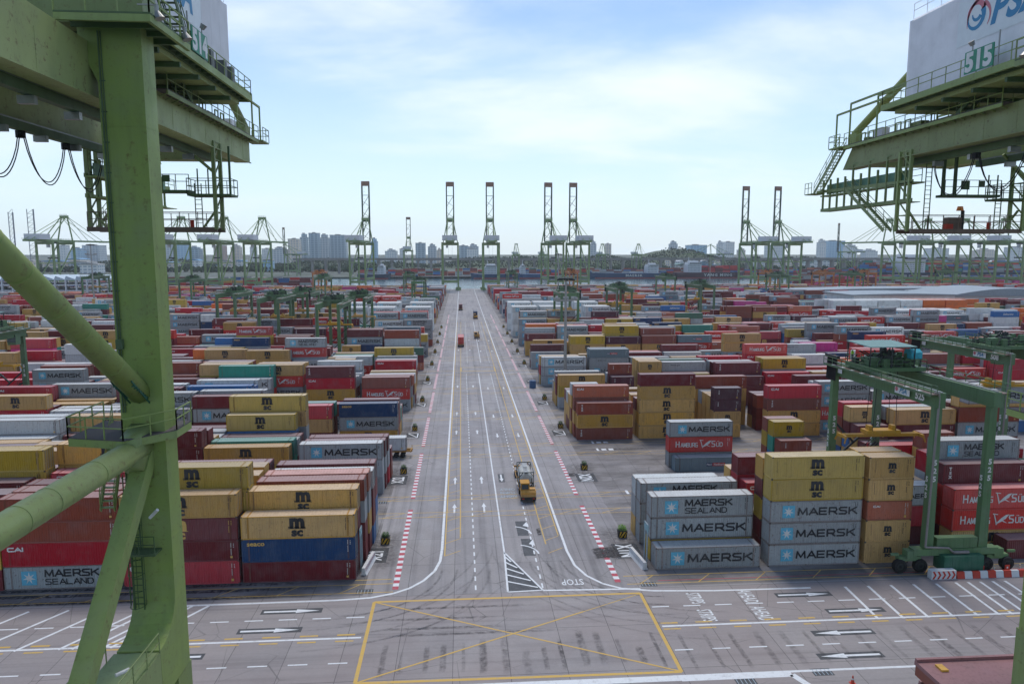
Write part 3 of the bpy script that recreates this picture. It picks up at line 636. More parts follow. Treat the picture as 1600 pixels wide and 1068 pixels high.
# left of the road ---------------------------------------------------------------------------
H_(-1, 0, {0: [(-27.1, 45, 'dnm'), (-41.2, 45, 'rdgm'), (-55.1, 45, 'srBb'), (-69, 45, 'dMM')],
           1: [(-27.1, 45, 'dddm'), (-40.5, 45, 'rddMM'), (-55.1, 45, 'dmbb'), (-69, 45, 'dMmd')],
           2: [(-26.6, 45, 'ddkb'), (-40.8, 40, 'ddm'), (-55.1, 45, 'kmrd'), (-69, 45, 'dmm')],
           3: [(-26.4, 45, 'dmko'), (-40.8, 45, 'dumm'), (-55.1, 40, 'dmm'), (-69, 40, 'ddmd')],
           4: [(-26.2, 45, 'uddx'), (-40.8, 45, 'kumm'), (-55.1, 45, 'ddmr'), (-69.5, 45, 'mdmMM')],
           5: [(-26.2, 45, 'kudd'), (-40.8, 45, 'ddmD'), (-55.6, 45, 'mdmmm'), (-70, 45, 'mddd')]})
H_(-1, 1, {0: [(-27.2, 45, 'kkk'), (-42.6, 45, 'dMm'), (-56.5, 45, 'mdDD'), (-70.8, 45, 'dmm'), (-84.8, 45, 'ddd')],
           1: [(-27.0, 45, 'dkg'), (-42.4, 45, 'ktt'), (-56.4, 45, 'dmdd'), (-70.8, 45, 'mmm'), (-84.8, 45, 'mkd')],
           2: [(-26.8, 45, 'rkd'), (-42.4, 45, 'ddk'), (-56.4, 45, 'mkm'), (-70.8, 45, 'dmx'), (-84.8, 45, 'dkm')],
           3: [(-26.6, 45, 'bd'), (-42.4, 45, 'kdd'), (-56.4, 45, 'dkx'), (-70.8, 45, 'mx'), (-84.8, 45, 'kmx')],
           4: [(-42.4, 40, 'kMuM'), (-56.4, 45, 'dmk'), (-70.8, 45, 'kxd'), (-84.8, 45, 'kmxx')],
           5: [(-42.6, 45, 'mdkmM'), (-56.4, 45, 'mmd'), (-70.8, 45, 'dmxm'), (-84.8, 45, 'kkxx')]})
H_(-1, 2, {0: [(-26.0, 40, 'mkn'), (-41.2, 45, 'dmr'), (-56, 45, 'ddkd'), (-70, 45, 'ddk'), (-84.5, 45, 'Ukx')],
           1: [(-26.0, 40, 'bdd'), (-41.0, 45, 'Ddt'), (-55.4, 45, 'ktke'), (-70, 45, 'ddkk'), (-84.5, 45, 'dUk')],
           2: [(-26.0, 40, 'mbd'), (-41.0, 20, 'dv'), (-49.5, 20, 'kek'), (-60, 45, 'Uku'), (-75, 45, 'mdx'), (-90, 45, 'dkm')],
           3: [(-26.0, 40, 'mt'), (-41.0, 20, 'kb'), (-49.5, 20, 'xU'), (-60, 45, 'kkKu'), (-75, 45, 'mmdd')],
           4: [(-26.0, 40, 'kb'), (-46, 40, 'dd'), (-60, 45, 'kdxu'), (-75, 45, 'mmmx'), (-90, 45, 'kkkk')],
           5: [(-40, 40, 'kb'), (-60, 45, 'khsK'), (-75, 45, 'ddx'), (-90, 45, 'mmm')]})
H_(-1, 3, {0: [(-25.6, 40, 'khb'), (-39.6, 40, 'rmrD'), (-62, 45, 'hkK'), (-77, 45, 'dm'), (-91, 45, 'mmd'), (-106, 40, 'kkkk')],
           1: [(-25.3, 40, 'mkb'), (-39.6, 40, 'kdk'), (-62, 45, 'khtt'), (-77, 45, 'mdD'), (-91, 45, 'dmm'), (-106, 40, 'mdd')],
           2: [(-25.0, 40, 'kdo'), (-39.4, 40, 'kdx'), (-53.8, 40, 'dkhm'), (-67.8, 40, 'rmMm'), (-81.8, 40, 'vvd'), (-96, 40, 'kkK')],
           3: [(-24.8, 40, 'dmx'), (-39, 40, 'kkx'), (-53.8, 40, 'dkrm'), (-67.8, 40, 'mmrm'), (-81.8, 40, 'bvb'), (-96, 40, 'ddv')],
           4: [(-24.8, 40, 'dmm'), (-39, 40, 'mkkx'), (-53.8, 40, 'dkdm'), (-67.8, 40, 'rmkb'), (-81.8, 40, 'bdhb'), (-96, 40, 'ddd')]})
H_(-1, 4, {0: [(-26, 40, 'ddr'), (-38, 20, 'khm')], 1: [(-26, 40, 'mdx'), (-38.2, 20, 'kkk')], 2: [(-26, 40, 'kbk'), (-41, 20, 'mdm')]})
H_(-1, 5, {0: [(-25.5, 40, 'odv'), (-41, 20, 'mbm')], 1: [(-23, 20, 'mm'), (-40, 40, 'kmn')]})
H_(-1, 6, {0: [(-25.5, 40, 'kkM'), (-39.5, 40, 'kks')], 1: [(-25.5, 40, 'mkk'), (-39.5, 40, 'kkr')]})
H_(-1, 7, {0: [(-25, 40, 'bkks'), (-39.5, 40, 'dkk')], 1: [(-25, 40, 'ddnd')]})
rng = random.Random(11)
# unpaved by containers: sheds, car park
def blocked(x0, x1, y): return (x0 < -285 and 560 < y < 650) or (x1 > 225 and 396 < y < 475 and x1 < 640)
for n in range(NBLK):
    for side in (1, -1):
        far = (0.80 if side > 0 else 0.66) * (blockY(n) + 20) + 14
        for r in range(6):
            y = blockY(n) + r * ROWP
            hand = HAND.get((side, n, r), [])
            anyhand = any((side, n, q) in HAND for q in range(6)) and n < 4
            lo_h = min([h[0] for h in hand], default=None); hi_h = max([h[1] for h in hand], default=None)
            for i, (x0, x1, size, codes) in enumerate(sorted(hand, key=lambda h: h[0] * side)):
                stack(x0, y, size, codes, n, r, side, i)
            start = (26 if side > 0 else 15)
            if hand: start = (hi_h + .5) if side > 0 else (-lo_h + .5)
            elif anyhand: start = 66 if side > 0 else 60
            if n in (8, 9) and r > 3: start = 75
            if (side, n, r) == (1, 2, 0): start = 112
            x = start; ci = len(hand)
            while x < far:
                if side > 0 and n < 2 and x > 100: break
                size = rng.choice((40, 40, 40, 40, 20, 45)) if r == 0 or rng.random() < .3 else 40
                size = 40 if rng.random() < .7 else size
                key = (int(x // 13) * 7 + n * 13 + (0 if side > 0 else 5)); base = random.Random(key).uniform(2.2, 4.4)
                N = int(max(0, min(5, round(rng.gauss(base, .75)))))
                if n > 12: N = min(N, 4)
                if n > 17: N = min(N, 3)
                gap = 0.7 + (6.5 if rng.random() < .05 else 0)
                L = LEN[size]; xa, xb = (x, x + L) if side > 0 else (-x - L, -x)
                if side > 0 and ((n == 9 and 247 < x < 276) or (n in (8, 9) and 196 < x < 246)): N = 5 if n == 9 else 4
                if N and not blocked(xa, xb, y):
                    fav = random.Random(key * 3 + 1).choice(['mmmM', 'kkks', 'xwWk', 'dDr', 'dbB', 'mk', 'rrh', 'hOo', POOL, POOL])
                    cs = ''.join(rng.choice(fav if rng.random() < .45 else POOL) for _ in range(N))
                    if side < 0 and n == 12 and x > 40 and x < 70: cs = 'rrhh'
                    if side > 0 and n == 9 and 247 < x < 276: cs = 'OOOOO'
                    if side > 0 and n in (8, 9) and 196 < x < 246: cs = 'wWwWw'[:N]
                    stack(xa, y, size, cs, n, r, side, ci)
                x += L + gap; ci += 1

def far_stack_line(px0, px1, Y, rows, lo, hi, lift, pool, seed, gapp=.05, skip=()):
    r_ = random.Random(seed); k = lambda px: Y * (((px - 800) / FPX + math.tan(YAW)) / (1 - (px - 800) / FPX * math.tan(YAW)))
    for r in range(rows):
        x = k(px0); ci = 0
        while x < k(px1):
            if not any(k(a) < x + 6 < k(b_) for a, b_ in skip) and r_.random() > gapp:
                N = r_.randint(lo, hi); stack(x, Y + r * 2.7, 40, ''.join(r_.choice(pool) for _ in range(N)), 40, r, 1, ci, lift)
            x += 12.9; ci += 1
far_stack_line(560, 1345, 1252, 3, 3, 5, 0, 'ddrbbhuokvkDuB', 4)
far_stack_line(925, 1004, 1209, 3, 0, 2, 6.5, 'xkxdo', 5); far_stack_line(1094, 1150, 1209, 3, 2, 4, 7.5, 'hhdrurd', 6)
far_stack_line(778, 798, 1209, 2, 1, 3, 5.5, 'hrd', 8)
far_stack_line(1342, 1690, 998, 7, 3, 6, 12.5, 'uuddhkbvuotk', 7, skip=((1390, 1436),))
far_stack_line(-20, 470, 850, 4, 2, 4, 0, 'ddrbkhumkD', 9, .3); far_stack_line(0, 430, 905, 4, 2, 4, 0, 'ddrbkhuekD', 19, .35); far_stack_line(1240, 1640, 850, 5, 2, 4, 0, 'ddrzbkhukD', 10, .2); far_stack_line(1290, 1640, 900, 5, 2, 4, 0, 'ddrbkhukD', 12, .2)
# ---- which containers show, and how large (z-buffer of the three faces each)
def project(P):
    d = P - np.array([0, 0, CAM_H]); fw = np.array([math.sin(YAW) * math.cos(PITCH), math.cos(YAW) * math.cos(PITCH), -math.sin(PITCH)])
    rt = np.array([math.cos(YAW), -math.sin(YAW), 0]); up = np.cross(rt, fw); z = d @ fw
    return np.stack([800 + FPX * (d @ rt) / z, 534 - FPX * (d @ up) / z, z], -1)
def visible(conts, W=1067, HH=712):
    sc = W / 1600.0; zb = np.full((HH, W), np.inf); ib = np.full((HH, W), -1, int)
    order = sorted(range(len(conts)), key=lambda i: conts[i]['y'])
    for i in order:
        c = conts[i]; x0, x1, y0, y1, z0, z1 = c['x'], c['x'] + c['L'], c['y'], c['y'] + WID, c['z'], c['z'] + c['H']
        P = project(np.array([(x0, y0, z0), (x1, y0, z0), (x1, y0, z1), (x0, y0, z1), (x0, y1, z0), (x1, y1, z0), (x1, y1, z1), (x0, y1, z1)], float))
        if P[:, 2].min() < 1 or P[:, 0].max() < 0 or P[:, 0].min() > 1600: continue
        faces = [(0, 1, 2, 3), (3, 2, 6, 7)] + ([(1, 5, 6, 2)] if x1 < 0 else [(4, 0, 3, 7)])
        for f in faces:
            q = P[list(f)]; u = q[:, 0] * sc; v = q[:, 1] * sc
            a0, a1 = max(0, int(u.min())), min(W - 1, int(u.max()) + 1); b0, b1 = max(0, int(v.min())), min(HH - 1, int(v.max()) + 1)
            if a1 <= a0 or b1 <= b0: continue
            gx, gy = np.meshgrid(np.arange(a0, a1 + 1) + .5, np.arange(b0, b1 + 1) + .5)
            s = np.zeros(gx.shape, int)
            for k in range(4):
                k2 = (k + 1) % 4; s += ((u[k2] - u[k]) * (gy - v[k]) - (v[k2] - v[k]) * (gx - u[k]) > 0)
            inside = (s == 4) | (s == 0); zz = q[:, 2].mean()
            sub = zb[b0:b1 + 1, a0:a1 + 1]; m_ = inside & (zz < sub)
            sub[m_] = zz; ib[b0:b1 + 1, a0:a1 + 1][m_] = i
    cnt = np.bincount(ib[ib >= 0].ravel(), minlength=len(conts)); return cnt
VIS = visible(CONT)
rank = np.argsort(-VIS)
SINGLE = set(int(i) for i in rank[:300] if VIS[i] > 0)
ORD = ['first', 'second', 'third', 'fourth', 'fifth', 'sixth', 'seventh', 'eighth', 'ninth', 'tenth', 'eleventh', 'twelfth', 'thirteenth', 'fourteenth', 'fifteenth', 'sixteenth', 'seventeenth', 'eighteenth', 'nineteenth', 'twentieth'] + ['farthest'] * 40
RO = ['front row', 'second row', 'third row', 'fourth row', 'fifth row', 'back row']; BO = ['nearest block', 'second block', 'third block', 'fourth block', 'fifth block', 'sixth block', 'seventh block', 'eighth block', 'ninth block', 'tenth block', 'eleventh block', 'twelfth block'] + ['far block'] * 30
def add_container(c, label, group='stacked shipping containers', rz=0, cx=None):
    size, H = c['size'], c['H']; paint, lg, hc = CODE[c['code']]; L = c['L']
    root = thing('shipping_container', label, 'container', (c['x'] + L / 2, c['y'] + WID / 2, c['z']) if cx is None else cx, rz, group)
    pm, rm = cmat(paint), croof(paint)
    rustm = painted_steel('rusty_frame_' + paint, tuple(.55 * q_ + .45 * r_ for q_, r_ in zip(PAINTS[paint][0], (0.15, 0.06, 0.03))), rust=1.0, streak=(3, 3, .3))
    cast = flat('corner_casting', (0.09, 0.07, 0.06), 0.7)
    def part(key, fn, nm, mats):
        me = meshdata(key, fn, nm, len(mats)); o = bpy.data.objects.new(nm, me); COL.objects.link(o); o.parent = root
        for sl, mt in zip(o.material_slots, mats): sl.link = 'OBJECT'; sl.material = mt
        return o
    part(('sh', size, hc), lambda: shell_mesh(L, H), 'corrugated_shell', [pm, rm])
    fm = rustm if c['code'] in 'ksxKo' else pm
    part(('fr', size, hc), lambda: frame_mesh(L, H, size == 45), 'frame', [fm, cast, rustm])
    part(('do', size, hc), lambda: door_mesh(L, H), 'door', [pm, flat('lock_rod', (0.35, 0.36, 0.36), 0.4, 0.5), DARKGAP])
    o = part(('le', lg, size, hc), lambda: lettering(lg, size, H), 'lettering', LMATS); q_ = random.Random(len(label) * 7 + int(c['x'] * 13 + c['z'] * 31)).uniform(-.12, .12); o.location = (q_, -WID / 2 - 0.006, q_ * .3)
    return root
used = {}
for i in sorted(SINGLE):
    c = CONT[i]; paint, lg, hc = CODE[c['code']]
    tn = c['N'] - 1 - c['t']
    tier = 'top tier' if tn == 0 else ('bottom tier' if c['t'] == 0 else ['', 'second from top', 'third from top', 'fourth from top'][tn])
    lab = f"{PAINTS[paint][1]} container {'' if lg in ('w', 'b', 'star2') else 'with ' + LOGO[lg].replace(' emblem', '').replace(' letters', ' letters')} {tier}, {ORD[c['col']]} stack {'right' if c['side'] > 0 else 'left'} of road, {RO[c['row']]}, {BO[c['block']]}"
    lab = ' '.join(lab.replace(' small blue-and-red badge', ' badge').replace('white slanted script', 'white script').replace(' small black wordmark', ' wordmark').replace('white vertical letters', 'vertical letters').replace('white corner letters', 'corner letters').replace('gold corner word', 'gold word').split())
    if len(lab.split()) > 16: lab = lab.replace('with ', '').replace(' container ', ' box ', 1)
    if len(lab.split()) > 16: lab = lab.replace(' of road', '')
    if lab in used: print('DUPLABEL', lab)
    used[lab] = 1
    add_container(c, lab)
# ---- all the others: one object
def build_rest():
    Vs, Fs, Ls, Cs = [], [], [], []; o = 0
    rr = random.Random(5); tcache = {}
    LV, LF, LM = [], [], []; lo = 0; nlab = 0
    CUBEF = [(0, 1, 5, 4), (1, 2, 6, 5), (2, 3, 7, 6), (3, 0, 4, 7), (4, 5, 6, 7)]
    for i, c in enumerate(CONT):
        if i in SINGLE: continue
        if c['t'] > 0 or True:
            x0, x1, y0, y1, z0, z1 = c['x'], c['x'] + c['L'], c['y'], c['y'] + WID, c['z'], c['z'] + c['H']
            Vs += [(x0, y0, z0), (x1, y0, z0), (x1, y1, z0), (x0, y1, z0), (x0, y0, z1), (x1, y0, z1), (x1, y1, z1), (x0, y1, z1)]
            Fs += [tuple(k + o for k in f) for f in CUBEF]; o += 8
            base = np.array(PAINTS[CODE[c['code']][0]][0]) * rr.uniform(.78, 1.15); chalk_light = base * .78 + .42 * .22 * 1.0
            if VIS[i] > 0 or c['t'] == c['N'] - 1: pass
            Cs += [tuple(base)] * 4 + [tuple(base * .5 + np.array([.44] * 3) * .5)]  # top face paler than the sides: chalking plus skylight mixed into its colour
            if VIS[i] > 14 and c['y'] < 520 and nlab < 900:
                lg, size = CODE[c['code']][1], c['size']
                if lg in ('w', 'b'): continue
                key = (lg, size, c['H'])
                if key not in tcache: tcache[key] = lettering(lg, size, c['H'])
                mb = tcache[key]; ox, oy, oz = x0 + c['L'] / 2, y0 - .01, z0
                LV += [(a + ox, b + oy, q + oz) for a, b, q in mb.v]; LF += [tuple(k + lo for k in f) for f in mb.f]; LM += mb.m; lo += len(mb.v); nlab += 1
    me = bpy.data.meshes.new('container_stacks'); nb = len(Vs)
    me.from_pydata(Vs + LV, [], Fs + [tuple(k + nb for k in f) for f in LF])
    m, nt, b = nodes_of('container_paint_mixed', 0.55)
    at = nt.nodes.new('ShaderNodeAttribute'); at.attribute_name = 'paint'
    v = objvec(nt, False)
    c_ = mixrgb(nt, ramp(nt, noise(nt, v, 0.5, 5), 0.45, 0.75, 0, 0.3), at.outputs['Color'], (0.16, 0.12, 0.1))
    c_ = mixrgb(nt, ramp(nt, noise(nt, v, 1.4, 5, 0.6, (2.5, 2.5, 0.15)), 0.5, 0.8, 0, 0.35), c_, (0.09, 0.06, 0.05))
    nt.links.new(c_, b.inputs['Base Color'])
    for mt in [m] + LMATS: me.materials.append(mt)
    me.polygons.foreach_set('material_index', [0] * len(Fs) + [k + 1 for k in LM])
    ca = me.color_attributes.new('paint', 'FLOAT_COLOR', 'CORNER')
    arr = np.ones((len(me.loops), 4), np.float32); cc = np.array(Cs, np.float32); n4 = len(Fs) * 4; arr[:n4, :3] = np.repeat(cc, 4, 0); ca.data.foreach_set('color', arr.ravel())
    ob = bpy.data.objects.new('shipping_containers', me); COL.objects.link(ob)
    tag(ob, 'thousands more shipping containers stacked across the far yard', 'containers', 'stacked shipping containers', 'stuff')
build_rest()
print('containers', len(CONT), 'visible', int((VIS > 0).sum()))
# ================================================================== CRANES
GREEN = painted_steel('crane_green', (0.24, 0.315, 0.09), rust=0.55, streak=(1.2, 1.2, 0.1), rough=0.5, grime=0.3)
GREEN_GIRDER_LIT = painted_steel('crane_green_girder_lit', (0.30, 0.35, 0.115), rust=0.7, streak=(0.5, 0.5, 0.1), rough=0.5, grime=0.35)  # lighter copy of the crane green, the girder's sunlit look painted in
GREEN_DK = painted_steel('crane_green_walkway', (0.07, 0.125, 0.045), rust=0.3, streak=(1, 1, .3), rough=0.55)
GREEN_RTG = painted_steel('yard_crane_green', (0.095, 0.19, 0.08), rust=0.3, streak=(1.4, 1.4, .12), rough=0.5)
GREEN_EN = painted_steel('engine_green', (0.015, 0.13, 0.075), rust=0.2, streak=(2, 2, .2), rough=0.45)
DARK = flat('dark_machinery', (0.03, 0.035, 0.035), 0.6); STEEL = flat('bare_steel', (0.32, 0.32, 0.31), 0.4, 0.6); RUSTY = painted_steel('rusty_steel', (0.16, 0.10, 0.07), rust=0.8)
HOUSEW = painted_steel('white_cladding', (0.78, 0.77, 0.80), rust=0.06, streak=(1.2, 1.2, .06), rough=0.5, grime=0.12)
GRATE = flat('walkway_grating', (0.10, 0.085, 0.085), 0.8); RUBBER = flat('tyre_rubber', (0.02, 0.02, 0.021), 0.8); SIGNG = flat('sign_green', (0.03, 0.25, 0.14), 0.5)
CABLE = flat('cable_black', (0.015, 0.016, 0.02), 0.7); YELLOWS = painted_steel('spreader_yellow', (0.62, 0.33, 0.03), rust=0.4); PSAB = flat('logo_blue', (0.03, 0.22, 0.42), 0.5, var=.05); PSAP = flat('logo_pink', (0.55, 0.16, 0.2), 0.5, var=.05)
PANEL = flat('logo_panel_white', (0.70, 0.74, 0.76), 0.5, var=.04); BROWN = flat('boom_tip_brown', (0.26, 0.15, 0.10), 0.6); RED_ = flat('safety_red', (0.5, 0.04, 0.02), 0.5); GLASS = flat('cab_glass', (0.03, 0.05, 0.06), 0.1, spec=.8)
CYAN = flat('canopy_sheet', (0.15, 0.27, 0.26), 0.7)
GREENY = painted_steel('crane_green_sunlit', (0.20, 0.27, 0.085), rust=0.3)
def quay_crane(cx, num, label):
    k = 1.12; root = thing('quay_crane', label, 'crane', (cx * k, 0, 0), 0, 'ship-to-shore cranes standing over the near road', k)
    G, GD = GREEN, GREEN_DK
    # legs -------------------------------------------------------------
    def arc(c, r, a0, a1, n=6): return [(c[0] + r * math.cos(a0 + (a1 - a0) * i / n), c[1] + r * math.sin(a0 + (a1 - a0) * i / n)) for i in range(n + 1)]
    for sg in (-1, 1):
        xa, xb = (5.05, 7.4) if sg > 0 else (-4.85, -6.55)
        prof = [(40, 12.6), (40, 47.2), (38.5, 47.2), (38.5, 27)] + [(38.5, 25.2), (38.5, 17.6)] + arc((36.3, 17.6), 2.2, 0, -math.pi / 2) + [(36.3, 15.35), (36.3, 12.6)]
        mb = MB(); mb.prism(prof, 'x', xa + sg * .14, xb, 0); mb.box(xa + sg * .05, xa + sg * .14, 38.7, 39.9, 12.6, 47, 0)
        for z in (20.6, 30.4, 36.2, 42.3): mb.box(xa + sg * .1, xb + sg * .012, 38.488, 40.012, z, z + .03, 0)
        mb.box(xa - sg * .35, xb + sg * .25, 38.2, 40.3, 44.2, 44.5, 0) if False else None
        mb.prism([(xa + sg * .14, 44.4), (xa - sg * .75, 46.3), (xa - sg * .75, 47.2), (xa + sg * .14, 47.2)], 'y', 38.6, 39.9, 0)
        for z in (18.5, 23.3, 33.2, 39.4, 45.0): mb.box(xa + sg * .14, xb + sg * .006, 38.494, 40.006, z, z + .015, 0)
        mb.build('landside_leg', G, root)
        mb = MB(); mb.tube((xa + sg * .3, 38.43, 27.6), (xa + sg * .3, 38.43, 46.9), .045, 6); mb.tube((xa + sg * .42, 38.44, 27.6), (xa + sg * .42, 38.44, 46.9), .03, 6)
        for z in np.arange(28, 46, 1.5): mb.box(xa + sg * .22, xa + sg * .5, 38.44, 38.5, z, z + .05, 0)
        mb.box(xa + sg * .2, xa + sg * .55, 38.3, 38.49, 31, 31.5, 0); mb.build('cable_conduit', GD, root)
        mb = MB(); mb.box(xa, xb, 38.3, 40.2, 3.2, 12.58, 0); mb.build('lower_leg', G, root)
        mb = MB(); mb.box(xa, xb, 8.4, 10.2, 3.2, 47.2, 0); mb.build('waterside_leg', G, root)
        mb = MB(); mb.box(xa, xb, 10.21, 36.28, 12.6, 15.3, 0); mb.box(xa + sg * .2, xb - sg * .1, 11, 36.2, 15.3, 15.34, 0)
        mb.rail([(xa, 14, 15.3), (xa, 35.5, 15.3)], 1.1, 1.5, .03); mb.rail([(xb, 14, 15.3), (xb, 36.2, 15.3)], 1.1, 1.5, .03)
        mb.tube((xa + sg * .5, 30.5, 15.5), (xa + sg * 1.9, 31.8, 15.5), .05, 6, 0)
        mb.build('portal_beam', [G], root)
        mb = MB(); mb.tube((sg * 6.2, 10.2, 25.8), (sg * 6.2, 38.4, 25.8), .62, 24, 0)
        for y in (16, 22, 27.5, 29.6, 33.4): mb.tube((sg * 6.2, y, 25.8), (sg * 6.2, y + .06, 25.8), .635, 24, 0)
        mb.prism([(38.5, 24.0), (36.6, 25.2), (36.6, 26.4), (38.5, 27.0)], 'x', sg * 5.7, sg * 6.7, 0)
        mb.build('horizontal_brace', G, root, True)
        mb = MB(); mb.tube((sg * 6.2, 10.2, 48.3), (sg * 6.2, 38.6, 28.6), .56, 24, 0)
        for t in (.45, .6, .66, .74, .8, .9): a = Vector((sg * 6.2, 10.2, 48.3)).lerp(Vector((sg * 6.2, 38.6, 28.6)), t); mb.tube(a, a + Vector((0, .05, -.035)), .575, 24, 0)
        mb.build('upper_diagonal', G, root, True)
        mb = MB()
        for t in range(7): mb.bar((sg * 6.2 - .55, 36.9 + t * .22, 29.3 - t * .14), (sg * 6.2 + .55, 36.9 + t * .22, 29.3 - t * .14), .05, .1, 0)
        for s2 in (-.5, 0, .5): mb.bar((sg * 6.2 + s2, 36.6, 29.6), (sg * 6.2 + s2, 38.5, 28.1), .05, .08, 0)
        mb.build('access_hatch_grille', GREEN_EN, root)
        mb = MB(); mb.bar((sg * 6.35, 38.6, 25.4), (sg * 6.35, 26.2, 12.2), .84, 0.8, 0); mb.build('lower_diagonal', G, root)
        mb = MB(); mb.bar((sg * 6.2, 40.0, 15.4), (sg * 6.2, 40.01, 15.4), .1) if False else None
        # joint platform
        z = 26.55
        pts = [(sg * 3.0, 37.4), (sg * 6.1, 36.6), (sg * 7.9, 38.8), (sg * 7.9, 40.9), (sg * 3.0, 41.2)]
        mb.prism([(x, y) for x, y in pts], 'z', z - .04, z, 1); mb.prism([(x, y) for x, y in pts], 'z', z - .45, z - .05, 0)
        P = [(x, y, z) for x, y in pts]; mb.rail([P[0], P[1], P[2], P[3]], 1.1, 1.2, .035); mb.rail([P[0], P[4]], 1.1, 1.3, .035)
        mb.stair((sg * 4.0, 40.8, z), (sg * 4.6, 37.6, z - 4.0), .7, 'x', 14)
        mb.build('joint_platform', [G, GRATE], root)
        mb = MB(); mb.ladder((sg * 5.6, 38.3, 15.4), (sg * 5.6, 38.3, 25), (1, 0, 0), 0)
        for i in range(9): zz = 17 + i * .9; mb.path([(sg * 5.6 + .4 * math.cos(a), 38.2 - .55 * math.sin(a), zz) for a in [j * math.pi / 6 for j in range(7)]], .02, 4)
        for s2 in (0, 2, 3, 4, 6): a = s2 * math.pi / 6; mb.bar((sg * 5.6 + .4 * math.cos(a), 38.2 - .55 * math.sin(a), 17), (sg * 5.6 + .4 * math.cos(a), 38.2 - .55 * math.sin(a), 24.3), .03)
        mb.box(sg * 5.3, sg * 6.9, 37.5, 38.4, 20.0, 20.12, 0); mb.rail([(sg * 5.3, 37.5, 20.1), (sg * 6.9, 37.5, 20.1)], 1, .8, .025)
        mb.build('caged_ladder', GD, root)
        mb = MB(); mb.tube((sg * 6.6, 37.9, 22.0), (sg * 7.1, 37.7, 22.5), .09, 8); mb.tube((sg * 6.8, 32.8, 16.2), (sg * 7.2, 33.3, 16.2), .09, 8); mb.build('strip_lamp', K_WHITE, root)
        # leg top platform
        mb = MB(); z = 47.25
        mb.box(sg * 4.3, sg * 8.7, 36.5, 41.6, z - .08, z, 1); mb.box(sg * 4.3, sg * 8.7, 36.5, 36.7, z - .42, z - .09, 0); mb.box(sg * 8.5, sg * 8.7, 36.72, 41.6, z - .42, z - .09, 0)
        for y in (37.8, 39.2, 40.6): mb.box(sg * 4.4, sg * 8.48, y, y + .12, z - .35, z - .085, 1)
        mb.rail([(sg * 4.3, 36.55, z), (sg * 8.65, 36.55, z), (sg * 8.65, 41.6, z)], 1.1, 1.3, .04)
        mb.build('leg_top_platform', [G, GD], root)
        mb = MB()
        for (x, y) in ((sg * 8.75, 37.2), (sg * 8.8, 40.6)):
            mb.tube((x, y, z + .25), (x + sg * .12, y, z - .1), .1, 14, 0, .27); mb.tube((x, y, z + .25), (x, y, z + .55), .1, 10, 0)
            mb.bar((x - sg * .9, y, z + .55), (x, y, z + .55), .07, None, 0)
        mb.build('floodlight', STEEL, root)
    mb = MB(); mb.box(-7.6, 7.6, 38.4, 40.0, 47.3, 50.4, 0); mb.box(-7.6, 7.6, 8.5, 10.1, 47.25, 50.2, 0); mb.build('portal_crossbeam', G, root)
    
    mb = MB()
    for sg in (-1, 1):
        for y in (9.3, 39.2):
            for q in (-2.6, 2.6):
                mb.box(sg * 6.2 + q - 1.6, sg * 6.2 + q + 1.6, y - .4, y + .4, .9, 1.9, 0)
                for wq in (-1, 1): mb.tube((sg * 6.2 + q + wq, y - .25, .45), (sg * 6.2 + q + wq, y + .25, .45), .45, 14, 1)
            mb.box(sg * 6.2 - 3.2, sg * 6.2 + 3.2, y - .6, y + .6, 1.9, 3.18, 0)
    mb.build('wheel_bogie', [G, DARK], root)
    # girders -----------------------------------------------------------
    for sg in (-1, 1):
        xo, xi = sg * 4.75, sg * 3.45
        mb = MB(); mb.prism([(-25, 43.85), (67.6 if sg < 0 else 66, 43.85), (66, 45.85), (46, 45.85), (40, 46.4), (30, 46.9), (-25, 46.9)], 'x', xo, xi, 0)
        for y in range(-20, 66, 3): mb.box(xo, xo + sg * .012, y, y + .05, 43.9, 45.8, 0)
        mb.box(xo + sg * .001, xo + sg * .12, -25, 66, 43.8, 43.87, 0)
        mb.build('main_girder', GREEN_GIRDER_LIT, root)
        mb = MB(); mb.box(xi - sg * .02, xi - sg * .5, -25, 60, 43.3, 43.8, 0); mb.box(xi - sg * .1, xi - sg * .3, -25, 60, 43.8, 43.95, 1)
        for y in range(-20, 60, 4): mb.box(xi - sg * .02, xi - sg * .8, y, y + .3, 42.9, 43.28, 1)
        mb.build('trolley_rail', [GD, STEEL], root)
        mb = MB(); z = 45.9   # girder walkway
        mb.box(xo - sg * .3, xo + sg * .75, 46.5, 66.3, z - .05, z + .02, 1); mb.box(xo + sg * .66, xo + sg * .76, 46.5, 66.3, z - .3, z - .05, 0)
        for y in range(47, 66, 1): mb.bar((xo, y, z - .35), (xo + sg * .7, y, z - .1), .07)
        mb.rail([(xo + sg * .74, 46.5, z), (xo + sg * .74, 66.3, z)], 1.1, 1.3, .03); mb.rail([(xi, 46.5, z), (xi, 66.3, z)], 1.1, 1.6, .03)
        mb.box(xo - sg * .4, xo + sg * 1.1, 66.35, 68.4, z - .12, z, 0); mb.rail([(xo - sg * .4, 68.4, z), (xo + sg * 1.1, 68.4, z), (xo + sg * 1.1, 66.4, z)], 1.1, .8, .03)
        mb.build('girder_walkway', [G, GRATE], root)
        mb = MB()      # pipe frames and equipment on the girder
        for y, h in ((68.6, 3.2), (66.2, 3.8), (61.8, 3.6)):
            mb.bar((xo + sg * .3, y, z), (xo + sg * .3, y, z + h), .12); mb.bar((xo + sg * .3, y, z + h), (xo + sg * .3, y - 9, z + h), .16)
        for y in (64.9, 63.6, 59.6, 58.3, 55): mb.bar((xo - sg * .1, y, z), (xo - sg * .1, y, z + .9), .08); mb.bar((xo - sg * .1, y, z + .9), (xo - sg * .1, y - .7, z + .9), .08); mb.bar((xo - sg * .1, y - .7, z), (xo - sg * .1, y - .7, z + .9), .08)
